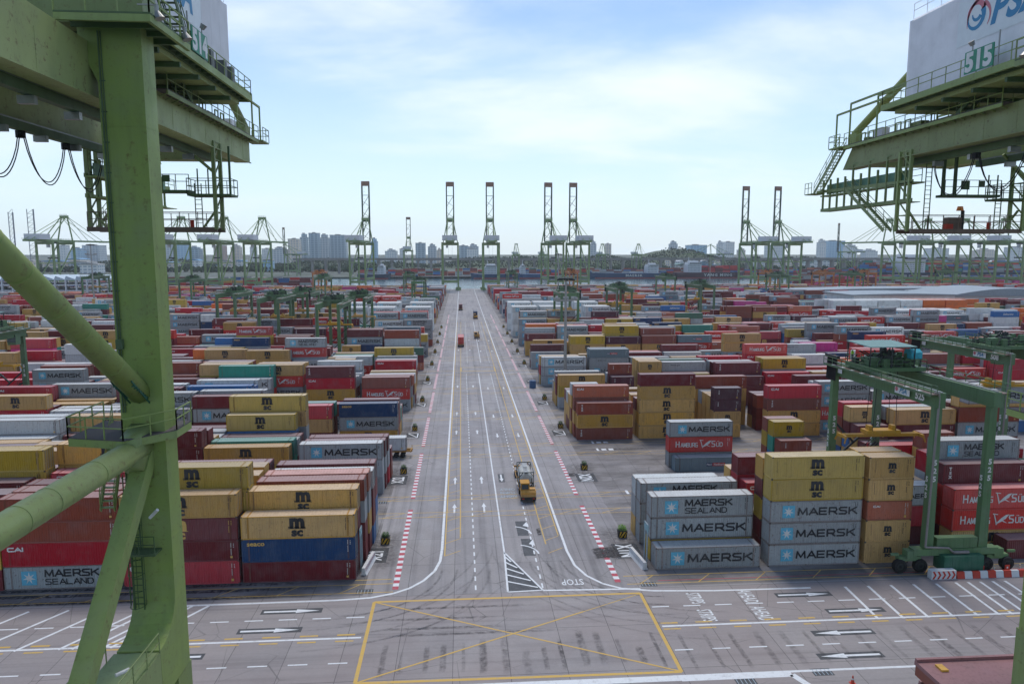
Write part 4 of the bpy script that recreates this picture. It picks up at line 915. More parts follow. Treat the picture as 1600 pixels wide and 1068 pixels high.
        mb.build('pipe_frame', G, root)
        mb = MB(); mb.box(xo - sg * .1, xo - sg * .8, 61.6, 62.8, z, z + .95, 0); mb.box(xo - sg * .2, xo - sg * .9, 56.4, 57.8, z, z + .6, 1); mb.box(xo - sg * .2, xo - sg * .7, 64.0, 64.6, z, z + .5, 1)
        mb.build('equipment_box', [HOUSEW, G], root)
        mb = MB(); mb.tube((sg * 4.2, 66.7, 47.1), (sg * 4.0, 28, 64.5), .34, 18); mb.box(sg * 3.9, sg * 4.5, 66.0, 67.4, 45.9, 47.1, 0); mb.build('back_stay', GREEN_GIRDER_LIT, root, False)
        mb = MB(); mb.stair((xo + sg * .2, 47.4, 48.2), (xo + sg * .2, 51.2, 45.95), .7, 'x', 10); mb.build('girder_stair', GD, root)
    mb = MB(); mb.box(-4.7, 4.7, 64.6, 65.9, 43.9, 45.6, 0); mb.box(-3.4, 3.4, 30, 31, 44, 46, 0); mb.build('end_tie_beam', GREEN_GIRDER_LIT, root)
    # machinery house ----------------------------------------------------
    mb = MB(); z = 47.65; mb.box(-6.9, 6.9, 40.3, 56.2, 46.9, 47.2, 0)
    for y in range(41, 56, 3): mb.box(-7.2, 7.2, y, y + .22, 46.6, 46.88, 1)
    for x in (-6.9, -3, 3, 6.9): mb.box(x - .15, x + .15, 40.4, 56.1, 47.21, 47.55, 1)
    mb.box(-7.6, 7.6, 40.3, 56.8, z - .09, z, 2)
    for sg in (-1, 1): mb.box(sg * 7.5, sg * 7.68, 40.3, 56.9, z - .42, z + .02, 3)
    for y in range(41, 57, 1): mb.box(6.95, 7.48, y, y + .12, z - .4, z - .1, 1); mb.box(-6.95, -7.48, y, y + .12, z - .4, z - .1, 1)
    mb.box(-7.49, 7.49, 56.8, 56.95, z - .42, z, 3)
    mb.rail([(-7.6, 40.3, z), (-7.6, 56.85, z), (7.6, 56.85, z), (7.6, 40.3, z)], 1.15, 1.55, .028, 3)
    mb.build('house_platform', [GREEN_GIRDER_LIT, GD, GRATE, G], root)
    mb = MB(); r = 0.9; X = 6.55
    mb.prism([(-X, z), (X, z), (X, 53.6), (X - .25, 53.85), (-X + .25, 53.85), (-X, 53.6)], 'y', 40.6, 55.9 - .5, 0)
    mb.prism([(-X + .5, z), (X - .5, z), (X - .5, 53.6), (-X + .5, 53.6)], 'y', 55.4, 55.9, 0)
    for sg in (-1, 1):
        mb.tube((sg * (X - .5), 55.4, z), (sg * (X - .5), 55.4, 53.7), .5, 16, 0)
        for y in np.arange(41, 55.3, 1.8): mb.box(sg * X, sg * (X + .004), y, y + .015, z + .1, 53.5, 0)
    mb.rail([(-X + .2, 55.4, 53.85), (-X + .2, 41, 53.85)], 1.1, 1.6, .02); mb.rail([(X - .2, 55.4, 53.85), (X - .2, 41, 53.85)], 1.1, 1.6, .02)
    hs = mb.build('machinery_house', HOUSEW, root)
    for sg in (-1, 1):
        mb = MB(); f = lambda u, w, d=0: (sg * (X + .02 + d), (49.9 - u) if sg < 0 else (40.9 + u), w)
        quad = lambda u0, u1, w0, w1, m_, d=0: mb.poly([f(u0, w0, d), f(u1, w0, d), f(u1, w1, d), f(u0, w1, d)], m_)
        quad(0, 9.0, 50.15, 53.3, 0)
        def arc2(cu, cw, r0, a0, a1, t0, t1, m_, n=12, el=1.0):
            for i in range(n):
                A, B = a0 + (a1 - a0) * i / n, a0 + (a1 - a0) * (i + 1) / n; ta, tb = t0 + (t1 - t0) * i / n, t0 + (t1 - t0) * (i + 1) / n
                mb.poly([f(cu + (r0 - ta) * math.cos(A), cw + (r0 - ta) * el * math.sin(A), .01), f(cu + (r0 + ta) * math.cos(A), cw + (r0 + ta) * el * math.sin(A), .01),
                         f(cu + (r0 + tb) * math.cos(B), cw + (r0 + tb) * el * math.sin(B), .01), f(cu + (r0 - tb) * math.cos(B), cw + (r0 - tb) * el * math.sin(B), .01)], m_)
        cu, cw = 1.75, 51.75
        arc2(cu, cw, .75, R(150), R(395), .04, .22, 1); arc2(cu, cw + .1, .8, R(200), R(20), .03, .2, 2); arc2(cu + .7, cw - .3, 1.5, R(190), R(110), .02, .14, 2); arc2(cu + .1, cw + .2, .42, R(180), R(330), .05, .16, 1)
        arc2(cu + .4, cw - .2, .95, R(70), R(-40), .16, .03, 2)
        vs, fs = text_mesh('PSA', 2.55, .035, 1.02, .28, 'LEFT', 4, 1.02); mb._add([f(3.1 + a, 50.85 + q, .01) for a, _, q in vs], fs, 1)
        mb.build('house_logo', [PANEL, PSAB, PSAP], hs)
        mb = MB(); g = lambda u, w, d=0: (sg * (7.74 + d), (47.3 - u) if sg < 0 else (44.7 + u), w)
        mb.box(sg * 7.66, sg * 7.73, 44.7, 47.3, 47.75, 49.15, 0)
        vs, fs = text_mesh(num, 1.62, .05, 1.0, 0, 'CENTER', 3, 1.02); mb._add([g(1.3 + a, 47.9 + q, .004) for a, _, q in vs], fs, 1)
        mb.build('number_sign', [SIGNG, K_WHITE], root)
        mb = MB(); yq = 46.8; mb.bar((sg * 7.6, yq, 49.15), (sg * 7.6, yq, 49.5), .06); mb.tube((sg * 7.6, yq, 49.5), (sg * 7.75, yq, 49.75), .14, 10, 0, .2); mb.bar((sg * 7.62, 44.4, 47.7), (sg * 7.62, 44.4, 49.8), .07)
        mb.build('sign_lamp', STEEL, root)
    mb = MB()
    for y in (45.6, 47.6, 48.9, 51.5, 53.2): mb.box(6.75, 7.4, y, y + .55, z + .02, z + 1.25, 0)
    mb.build('cabinet', flat('cabinet_grey', (0.13, 0.14, 0.13), .5), root)
    mb = MB(); mb.stair((7.3, 41.0, 51.2), (7.3, 44.2, 47.7), .9, 'x', 12, 0, 0); mb.rail([(6.8, 38.6, 51.2), (6.8, 41, 51.2)], 1.1, 1, .03); mb.box(6.8, 7.9, 38.6, 41.0, 51.1, 51.18, 0); mb.build('house_stair', GD, root)
    # hanging maintenance frame -----------------------------------------------
    mb = MB(); zb = 37.75
    def lattice(x, y, z0, z1, wy=1.5):
        for q in (0, wy): mb.bar((x, y + q, z0), (x, y + q, z1), .26, .22, 0)
        n = 5
        for i in range(n):
            za = z0 + (z1 - z0) * i / n; zz = z0 + (z1 - z0) * (i + 1) / n
            mb.bar((x, y, za), (x, y + wy, zz), .09, None, 0); mb.bar((x, y, zz), (x, y + wy, zz), .09, None, 0)
    lattice(-4.75, 57.0, zb, 44.3); lattice(4.75, 56.4, zb, 44.3)
    mb.bar((4.75, 56.4, 42), (2.6, 56.4, 43.9), .2); mb.bar((-3.0, 57.2, 43.9), (-4.7, 57.2, 42.4), .2) if False else None
    for y in (56.5, 58.4): mb.bar((-4.75, y, zb), (4.75, y, zb), .2, .34, 1)
    mb.box(-4.7, 4.7, 56.6, 58.3, zb + .1, zb + .16, 1)
    for y in (56.5, 58.4): mb.rail([(-4.7, y, zb + .15), (4.7, y, zb + .15)], 1.15, 1.3, .03, 1)
    for x, s2 in ((-4.75, 1), (4.75, -1)): mb.bar((x, 57, zb + 1.7), (x + s2 * 1.2, 57, zb + .1), .14, None, 0)
    mb.build('maintenance_frame', [G, RUSTY], root)
    mb = MB(); zz = 40.25
    mb.box(2.7, 6.4 if False else 5.9, 56.4, 58.2, zz, zz + .16, 0); mb.rail([(2.7, 56.4, zz + .1), (2.7, 58.2, zz + .1), (5.9, 58.2, zz + .1), (5.9, 56.4, zz + .1), (2.7, 56.4, zz + .1)], 2.2 if False else 1.2, .9, .03)
    for x in (5.9,): mb.bar((x, 56.4, zz), (x, 56.4, 43.9), .14)
    for x in (2.9, 3.7): mb.bar((x, 58.2, zz), (x, 58.2, zz + 2.2), .08)
    mb.ladder((3.2, 57.3, zb), (3.2, 57.3, zz + 1), (1, 0, 0)); mb.ladder((-2.3, 58.3, zb), (-2.3, 58.3, 43.9), (1, 0, 0))
    mb.build('ladder_landing', GD, root)
    mb = MB()      # inner hanging platform
    for (x, y) in ((-1.9, 57), (-.9, 57)): mb.bar((x, y, 40.6), (x, y, 43.9), .2)
    mb.box(-2.0, 2.8, 56.6, 57.7, 40.5, 40.7, 0); mb.rail([(-2, 56.6, 40.7), (2.8, 56.6, 40.7)], 1.15, .9, .03)
    mb.box(-.6, .1, 56.6, 56.68, 41.1, 41.8, 0); mb.box(.9, 1.4, 56.6, 56.68, 41.3, 41.8, 0)
    mb.build('hanging_platform', GD, root)
    mb = MB(); mb.box(-1.1, .1, 57.2, 57.8, zb + .17, zb + 1.15, 0); mb.box(-1.3, -.7, 57.1, 57.6, zb + .17, zb + .6, 1); mb.tube((.25, 57.4, zb + .2), (.25, 57.4, zb + 1.7), .14, 8, 2); mb.tube((.0, 57.4, zb + 1.7), (.0, 57.4, zb + 2.05), .28, 10, 3, .2)
    mb.tube((2.6, 57.4, zb + .2), (2.6, 57.4, zb + .75), .16, 8, 1); mb.build('service_winch', [RUSTY, RED_, DARK, flat('lamp_orange', (.8, .25, .05), .5)], root)
    # trolley-cab walkway under the left girder
    mb = MB(); x = -4.75
    mb.box(x - .05, x + 1.0, 56.6, 71.6, 41.6, 41.72, 0); mb.bar((x, 56.6, 41.75), (x, 72.4, 42.15), .1, .3, 0); mb.bar((x, 56.6, 40.25), (x, 71.4, 40.25), .12, .3, 0)
    mb.box(x, x + 1.0, 57, 71.4, 40.1, 40.16, 0)
    for i, y in enumerate(np.arange(57.6, 71.6, 1.35)):
        top = 44.2 if (i % 2 == 0 and y < 68) else 43.2; mb.bar((x, y, 40.2), (x, y, top), .16, .14, 0)
        if top > 44: mb.bar((x, y, top), (x + .1, y - .8, top), .2, .2, 0)
    mb.rail([(x + 1, 57, 41.7), (x + 1, 71, 41.7)], 1.1, 1.35, .03)
    mb.stair((x - .6, 66.8, 45.8), (x - .6, 71.2, 41.9), .7, 'x', 15); mb.box(x - 1.1, x + .2, 71.2, 72.8, 41.85, 41.95, 0); mb.rail([(x - 1.1, 72.8, 41.9), (x - 1.1, 71.4, 41.9)], 1.1, .7, .03)
    mb.stair((x - .3, 65.6, 41.8), (x - .3, 59.2, zb + .1), .7, 'x', 22)
    mb.build('cab_access_walkway', [G], root)
    mb = MB(); mb.box(x + .2, x + .26, 57.5, 70.8, 41.8, 42.75, 0); mb.build('walkway_screen', flat('screen_green', (0.12, 0.25, 0.16), .5), root)
    # trolley
    mb = MB(); mb.box(-3.0, 3.0, 10, 16, 42.3, 43.1, 0); mb.box(-2.2, 2.2, 11, 15, 41.4, 42.3, 0)
    mb.build('trolley', DARK, root)
    mb = MB()      # festoon cables
    ys = [26.5, 31.5, 36.5, 41.5, 46.5, 51.5, 56.6]
    for a, b_ in zip(ys[:-1], ys[1:]):
        for dyy in (0, .18):
            pts = []
            for i in range(15): t = i / 14; pts.append((-3.3 + dyy * .6, a + .25 + (b_ - a - .5) * t, 43.1 - (2.6 + dyy) * (1 - (2 * t - 1) ** 2) ** .8)) 
            mb.path(pts, .035, 5)
        mb.tube((-3.3, a, 43.3), (-3.3, a, 42.9), .28, 8)
    mb.build('festoon_cable', CABLE, root)
    return root
quay_crane(-23.25, '514', 'green quay crane at left with square leg, round braces and house marked 514')
quay_crane(41.3, '515', 'green quay crane at upper right with white machinery house marked 515 and hanging walkways')
# ------------------------------------------------------------------ yard gantries
def tyre(mb, x, y, z, r, w, m=1, mh=2):
    pr = [(r * .55, -w / 2), (r * .93, -w / 2), (r, -w * .3), (r, w * .3), (r * .93, w / 2), (r * .55, w / 2)]; n = 20
    for (ra, wa), (rb, wb) in zip(pr[:-1], pr[1:]):
        for i in range(n):
            a, b_ = 2 * math.pi * i / n, 2 * math.pi * (i + 1) / n
            mb.poly([(x + ra * math.cos(a), y + wa, z + ra * math.sin(a)), (x + rb * math.cos(a), y + wb, z + rb * math.sin(a)), (x + rb * math.cos(b_), y + wb, z + rb * math.sin(b_)), (x + ra * math.cos(b_), y + wa, z + ra * math.sin(b_))], m)
    mb.tube((x, y - w * .38, z), (x, y + w * .38, z), r * .56, 12, mh); mb.tube((x, y - w * .5, z), (x, y + w * .5, z), r * .2, 8, m)
def yard_crane(x, y, num, label, ty=17.0, sz=14.5, green=None, detail=True, holds=True, group='rubber-tyred gantry cranes over the container stacks', canopy=True):
    root = thing('yard_crane', label, 'crane', (x, y, 0), 0, group); Gm = green or GREEN_RTG; SP = 24.4
    for j, yy in enumerate((0, SP)):
        for xx in (-3.6, 3.6):
            mb = MB(); s = 1 if xx > 0 else -1
            mb.prism([(xx - .6, 3.1), (xx + .6, 3.1), (xx + .46, 21.4), (xx - .46, 21.4)], 'y', yy - .42, yy + .42, 0)
            for z in (8, 13.5): mb.box(xx - .58, xx + .58, yy - .43, yy + .43, z, z + .03, 0)
            leg = mb.build('leg', Gm, root)
            if detail:
                mb = MB()
                for k, ch in enumerate(num):
                    vs, fs = text_mesh(ch, .95, .04, 1, 0, 'CENTER', 2); zz = 14.0 - k * 1.05 if xx > 0 or j else 11.2 - k * 1.05
                    if xx < 0 and not j: zz = 14.0 - k * 1.05
                    mb._add([(xx + .05 + a, yy - .45, zz + q) for a, _, q in vs], fs, 0)
                    mb._add([(xx - .62, yy - a, zz - 2.2 + q) for a, _, q in vs], fs, 0)
                mb.build('leg_number', K_WHITE, leg)
        mb = MB(); mb.box(-5.6, 5.6, yy - .6, yy + .6, 2.25, 3.1, 0)
        for s in (-1, 1): mb.box(s * 4.4, s * 7.3, yy - .3, yy + .55, 1.5, 2.05, 0); mb.box(s * 5.2, s * 6.4, yy - .55, yy + .55, 1.9, 2.9, 0); mb.box(s * 7.3, s * 8.3, yy - .15, yy + .1, 2.2, 2.5, 0)
        mb.build('sill_beam', Gm, root)
        for wx in (-7.2, -4.5, 4.3, 7.1):
            mb = MB(); tyre(mb, wx, yy - .25, .88, .88, .7); mb.build('wheel', [Gm, RUBBER, DARK], root)
    mb = MB(); mb.box(-2.2, 3.0, -1.6, .5, .45, 2.5, 0)
    for k in range(6): mb.box(-2.0 + k * .85, -1.95 + k * .85, -1.62, -1.59, .6, 2.4, 0)
    eng = mb.build('engine_housing', GREEN_EN, root)
    mb = MB(); mb.tube((-.6, -.9, 2.75), (1.4, -.9, 2.75), .2, 10); mb.path([(-.6, -.9, 2.75), (-1.2, -.8, 3.3), (-4.3, -.8, 3.5), (-3.9, -.8, 22.5), (-4.0, -.8, 23.2), (-4.6, -.8, 23.3)], .13, 8); mb.build('exhaust_pipe', painted_steel('exhaust', (0.25, 0.22, 0.21), .4), root)
    mb = MB(); mb.box(-2.6, 2.8, -.5, .5, 3.15, 4.5, 0)
    for k in (-1, 1): mb.box(k - .03, k + .03, -.52, -.5, 3.2, 4.45, 0)
    mb.build('transformer_case', Gm, root)
    for i, xx in enumerate((-3.6, 3.6)):
        mb = MB(); mb.box(xx - .46, xx + .46, -.9, SP + .9, 21.4, 23.1, 0); mb.box(xx - .5, xx + .5, -.9, SP + .9, 21.32, 21.4, 0); mb.box(xx - .5, xx + .5, -.9, SP + .9, 23.1, 23.2, 0)
        mb.box(xx - .12, xx + .12, -.8, SP + .8, 23.2, 23.36, 1); gd = mb.build('gantry_girder', [Gm, STEEL], root)
        s = -1 if i == 0 else 1
        mb = MB(); mb.box(xx + s * .52, xx + s * 1.5, -.9, SP + .9, 23.0, 23.08, 1); mb.box(xx + s * 1.46, xx + s * 1.54, -.9, SP + .9, 22.8, 23.1, 0)
        mb.rail([(xx + s * 1.5, -.9, 23.08), (xx + s * 1.5, SP + .9, 23.08)], 1.15, 2.6, .05); mb.rail([(xx + s * .7, -.9, 23.2), (xx + s * .7, SP + .9, 23.2)], .9, 2.6, .035) if i == 0 else None
        mb.build('girder_walkway', [Gm, RUSTY], root)
        mb = MB()
        for k in range(9): mb.box(xx + s * 1.2, xx + s * 1.62, 1.2 + k * 2.6, 1.9 + k * 2.6, 23.1, 23.16, 0)
        mb.build('walkway_lamp', K_WHITE, root)
    mb = MB(); mb.box(-3.0, 3.0, SP + .1, SP + .8, 21.6, 23.0, 0); mb.box(-3.0, 3.0, -.8, -.1, 21.6, 23.0, 0) if False else None; mb.build('end_beam', Gm, root)
    if detail:
        mb = MB(); vs, fs = text_mesh('PSA', .95, .03, 1, .25, 'CENTER', 3); mb.poly([(-4.28, 7.7, 21.7), (-4.28, 4.5, 21.7), (-4.28, 4.5, 22.8), (-4.28, 7.7, 22.8)], 0)
        mb._add([(-4.3, 5.9 - a, 21.9 + q) for a, _, q in vs], fs, 1); mb.tube((-4.29, 7.3, 22.25), (-4.31, 7.3, 22.25), .3, 12, 3)
        vs, fs = text_mesh(num, 1.25, .04, 1, 0, 'CENTER', 3); mb._add([(-4.29, 2.4 - a, 21.8 + q) for a, _, q in vs], fs, 2)
        mb.poly([(-4.28, 22.4, 21.9), (-4.28, 21.2, 21.9), (-4.28, 21.2, 22.9), (-4.28, 22.4, 22.9)], 0)
        mb.build('girder_sign', [PANEL, PSAB, K_WHITE, PSAP], root)
    # stair tower with braces on the far legs
    mb = MB(); mb.bar((-3.6, SP, 7), (3.6, SP, 13.5), .3); mb.bar((-3.6, SP, 14), (0, SP, 10.3), .3) ; mb.bar((-3.6, SP - .8, 4), (3.3, SP - .8, 10.5), .12, .3); mb.bar((-3.6, SP - 1.5, 4), (3.3, SP - 1.5, 10.5), .12, .3)
    mb.rail([(-3.6, SP - .8, 4.2), (3.3, SP - .8, 10.7)], 1, 1.6, .04); mb.build('side_brace', DARK, root)
    # trolley
    mb = MB(); mb.box(-4.3, 4.3, ty - 3.2, ty + 3.2, 23.4, 23.95, 0)
    for q in ((-2.6, -1.4, 1.3), (-.3, .9, 1.6), (1.8, -.2, 1.2), (2.4, 1.9, 1.4), (-1.5, 1.7, .9)): mb.box(q[0] - .9, q[0] + .8, ty + q[1] - .7, ty + q[1] + .7, 23.95, 23.95 + q[2], 0)
    for q in ((-1.0, -1.5), (1.2, 1.2)): mb.tube((q[0] - .9, ty + q[1], 24.9), (q[0] + .9, ty + q[1], 24.9), .55, 14, 1)
    for i in range(34):
        q = random.Random(i).uniform; mb.bar((q(-4, 4), ty - 3 + i * .18, 24), (random.Random(i + 50).uniform(-4, 4), ty - 2.8 + i * .17, random.Random(i + 9).uniform(24.2, 26.6)), .16, None, 1)
        if i % 3 == 0: xx, yy_ = q(-4, 3), ty + q(-3, 2.4); mb.box(xx, xx + q(.4, 1.3), yy_, yy_ + q(.4, 1.1), 23.95, 23.95 + q(.8, 2.4), i % 2)
    mb.rail([(-4.3, ty - 3.2, 23.9), (4.3, ty - 3.2, 23.9), (4.3, ty + 3.2, 23.9), (-4.3, ty + 3.2, 23.9), (-4.3, ty - 3.2, 23.9)], 1.15, 1.2, .04, 0)
    mb.build('trolley', [Gm, DARK], root)
    if canopy:
        mb = MB(); mb.prism([(ty - 3.4, 26.9), (ty + 3.0, 27.1), (ty + 3.0, 27.22), (ty - 3.4, 27.02)], 'x', -4.4, 2.6, 0)
        for q in ((-4.2, -3.2), (2.4, -3.2), (-4.2, 2.8), (2.4, 2.8), (-1, -3.2)): mb.bar((q[0], ty + q[1], 23.9), (q[0], ty + q[1], 26.95), .12, None, 1)
        mb.build('canopy', [CYAN, DARK], root)
    mb = MB(); mb.box(2.4, 4.2, ty + 3.3, ty + 5.2, 19.6, 22.0, 0); mb.box(2.38, 4.22, ty + 3.25, ty + 3.3, 20.2, 21.8, 1); mb.build('operator_cab', [Gm, GLASS], root)
    mb = MB()
    for k in range(9):
        a = SP + .6 - k * .32; pts = [(-4.6, a - .02 + .16 * math.sin(i / 8 * math.pi), 24.2 - 3.6 * math.sin(i / 8 * math.pi)) for i in range(9)]; mb.path(pts, .09, 5)
    mb.box(-4.9, -4.4, SP - 2.6, SP + 1.0, 24.1, 24.5, 0); mb.build('cable_bundle', CABLE, root)
    # spreader and ropes
    mb = MB()
    for sx_ in (-1.8, 1.8):
        for sy_ in (-.9, .9): mb.bar((sx_, ty + sy_, sz + .7), (sx_ * .8, ty + sy_, 23.5), .06)
    mb.build('hoist_rope', CABLE, root)
    mb = MB(); mb.box(-2.6, 2.6, ty - .9, ty + .9, sz + .2, sz + .75, 0); mb.box(-6.0, 6.0, ty - .35, ty - .1, sz - .3, sz + .15, 0); mb.box(-6.0, 6.0, ty + .1, ty + .35, sz - .3, sz + .15, 0)
    for s in (-1, 1): mb.box(s * 5.8, s * 6.1, ty - 1.2, ty + 1.2, sz - .35, sz + .1, 0); mb.box(s * 1.5, s * 2.1, ty - .5, ty + .5, sz + .75, sz + 1.4, 0)
    for s in (-1, 1):
        for t_ in (-1, 1): mb.bar((s * 5.95, ty + t_ * 1.15, sz - .1), (s * 6.25, ty + t_ * 1.35, sz - 1.0), .12, .22, 0)
    mb.build('spreader', YELLOWS, root)
    return root
yard_crane(62.4, 83.2, '525', 'green yard gantry marked 525 at the near right with pale canopy and empty yellow spreader', 17.2, 13.4)
r508 = yard_crane(97.3, 115.2, '508', 'green yard gantry marked 508 at the right edge holding a grey container', 6.6, 16.4, canopy=False)
c = dict(x=91.2, y=115.2 + 6.6 - 1.22, z=13.2, L=12.192, size=40, H=2.896, code='k')
add_container(c, 'grey container with star hanging from the yellow spreader of the gantry marked 508', 'containers being moved')
rl = yard_crane(-105, 150 - 2.6, '516', 'green yard gantry with pale canopy at the left edge over grey containers', 17.5, 15.5)
base = yard_crane(-89, blockY(7) - 2.6, '507', 'green yard gantry beyond the stacks, second gantry left of the big crane leg side road', 14, 15, detail=False, canopy=False)
def gcopy(x, n, label, flip=False):
    o = copy_tree(base); o['label'] = label; o.location = (x, blockY(n) - 2.6, 0)
    if flip: o.rotation_euler = (0, 0, math.pi); o.location.y += 24.4
    return o
base['label'] = 'green yard gantry with bare trolley standing just right of the tall crane leg'
def px_x(px, n): 
    y = blockY(n) + 8; d = (px - 800) / FPX; return y * (d + math.tan(YAW)) / (1 - d * math.tan(YAW))
base.location.x = px_x(365, 7)
GL = [(430, 6, 'green yard gantry left of the road, farther left of the two nearest in the cluster'), (475, 7, 'green yard gantry behind the close pair, left of the road'), (520, 5, 'nearest of the green yard gantries clustered left of the main road'), (560, 6, 'green yard gantry nearest the road among the left cluster'),
      (655, 11, 'green yard gantry straddling white containers beside the road on the left'), (300, 12, 'small green yard gantry far off beyond the left stacks'), (505, 13, 'small green yard gantry far off left, below the raised quay crane'), (640, 15, 'tiny green yard gantry at the far left of the road end'),
      (150, 14, 'small green yard gantry beyond the white open building'), (245, 15, 'tiny green yard gantry in the far left distance'), (885, 7, 'green yard gantry behind the tall lamp mast right of the road'), (968, 8, 'green yard gantry right of the lamp mast with yellow spreader low'), (1095, 9, 'green yard gantry over grey containers in the right middle distance'),
      (1040, 13, 'small green yard gantry far right of the road near the water'), (800, 16, 'tiny green yard gantry just right of the road end'), (1215, 14, 'small green yard gantry below the pair of raised quay cranes'), (1330, 15, 'tiny green yard gantry far right before the moored ship'), (1480, 17, 'tiny green yard gantry at the far right among the slanting quay cranes')]
for i, (px, n, lab) in enumerate(GL): gcopy(px_x(px, n), n, lab, i % 3 == 1)
ORG = flat('yard_crane_orange', (0.5, 0.19, 0.05), .6, var=.2)
for px, n, lab in ((893, 17, 'orange yard gantry just right of the close raised quay cranes'), (500, 17, 'orange yard gantry far off below the pale city towers on the left'), (1200, 16, 'orange yard gantry below the far right raised pair, left one'), (1285, 16, 'orange yard gantry below the far right raised pair, middle one'), (1350, 16, 'orange yard gantry below the slanting raised boom')):
    o = gcopy(px_x(px, n), n, lab)
    for ch in o.children:
        for sl in ch.material_slots:
            if sl.material is GREEN_RTG: sl.link = 'OBJECT'; sl.material = ORG
# worker and tarpaulin on the near yard gantry
def person(loc, rz, label):
    root = thing('person', label, 'person', loc, rz)
    J = {'pel': (0, 0, .93), 'bel': (0, 0, 1.08), 'che': (0, -.02, 1.3), 'nec': (0, 0, 1.48), 'hea': (0, -.02, 1.56), 'top': (0, -.02, 1.72), 'hl': (-.1, 0, .9), 'kl': (-.12, -.04, .5), 'al': (-.13, 0, .08), 'tl': (-.14, -.17, .04), 'hr': (.1, 0, .9), 'kr': (.13, -.02, .5), 'ar': (.15, .02, .08), 'tr': (.16, -.15, .04),
         'sl': (-.19, 0, 1.42), 'el': (-.27, -.05, 1.14), 'wl': (-.22, -.25, 1.05), 'dl': (-.2, -.34, 1.06), 'sr': (.19, 0, 1.42), 'er': (.28, -.02, 1.14), 'wr': (.26, -.16, .95), 'dr': (.25, -.22, .88)}
    RR = {'pel': .15, 'bel': .14, 'che': .16, 'nec': .06, 'hea': .085, 'top': .08, 'hl': .095, 'kl': .065, 'al': .045, 'tl': .04, 'hr': .095, 'kr': .065, 'ar': .045, 'tr': .04, 'sl': .07, 'el': .048, 'wl': .032, 'dl': .035, 'sr': .07, 'er': .048, 'wr': .032, 'dr': .035}
    E = [('pel', 'bel'), ('bel', 'che'), ('che', 'nec'), ('nec', 'hea'), ('hea', 'top'), ('pel', 'hl'), ('hl', 'kl'), ('kl', 'al'), ('al', 'tl'), ('pel', 'hr'), ('hr', 'kr'), ('kr', 'ar'), ('ar', 'tr'), ('che', 'sl'), ('sl', 'el'), ('el', 'wl'), ('wl', 'dl'), ('che', 'sr'), ('sr', 'er'), ('er', 'wr'), ('wr', 'dr')]
    ks = list(J); me = bpy.data.meshes.new('body'); me.from_pydata([J[k] for k in ks], [(ks.index(a), ks.index(b_)) for a, b_ in E], [])
    m, nt, b = nodes_of('work_clothes', .8); t = nt.nodes.new('ShaderNodeTexCoord'); sp = nt.nodes.new('ShaderNodeSeparateXYZ'); nt.links.new(t.outputs['Object'], sp.inputs[0])
    c1 = mixrgb(nt, math_(nt, 'GREATER_THAN', sp.outputs[2], .95), (0.02, 0.03, 0.06), (0.45, 0.75, 0.05)); c1 = mixrgb(nt, math_(nt, 'GREATER_THAN', sp.outputs[2], 1.5), c1, (0.3, 0.16, 0.1)); nt.links.new(c1, b.inputs['Base Color'])
    me.materials.append(m); o = bpy.data.objects.new('body', me); COL.objects.link(o); o.parent = root
    sk = o.modifiers.new('skin', 'SKIN'); sv = me.skin_vertices[0].data
    for i, k in enumerate(ks): sv[i].radius = (RR[k], RR[k]); sv[i].use_root = (k == 'pel')
    ss = o.modifiers.new('sub', 'SUBSURF'); ss.levels = 2; ss.render_levels = 2
    mb = MB(); mb.tube((0, -.02, 1.66), (0, -.02, 1.78), .125, 14, 0, .06); mb.tube((0, -.04, 1.655), (0, -.04, 1.67), .15, 14); mb.build('helmet', K_WHITE, root)
person((59.6, 83.2 + 21.2, 23.95), R(20), 'person in a lime safety vest and pale helmet standing on the near yard gantry')
mb = MB()
mb.prism([(-.9, 0), (.9, 0), (1.0, .7), (.7, 1.25), (-.2, 1.35), (-.95, .9)], 'x', -.8, .8, 0); o = mb.build('tarpaulin', flat('tarp_blue', (0.03, 0.33, 0.42), .6, var=.3, scale=3)); o.location = (65.2, 83.2 + 15.0, 25.2); tag(o, 'turquoise tarpaulin bundled over machinery on top of the near yard gantry', 'tarpaulin')
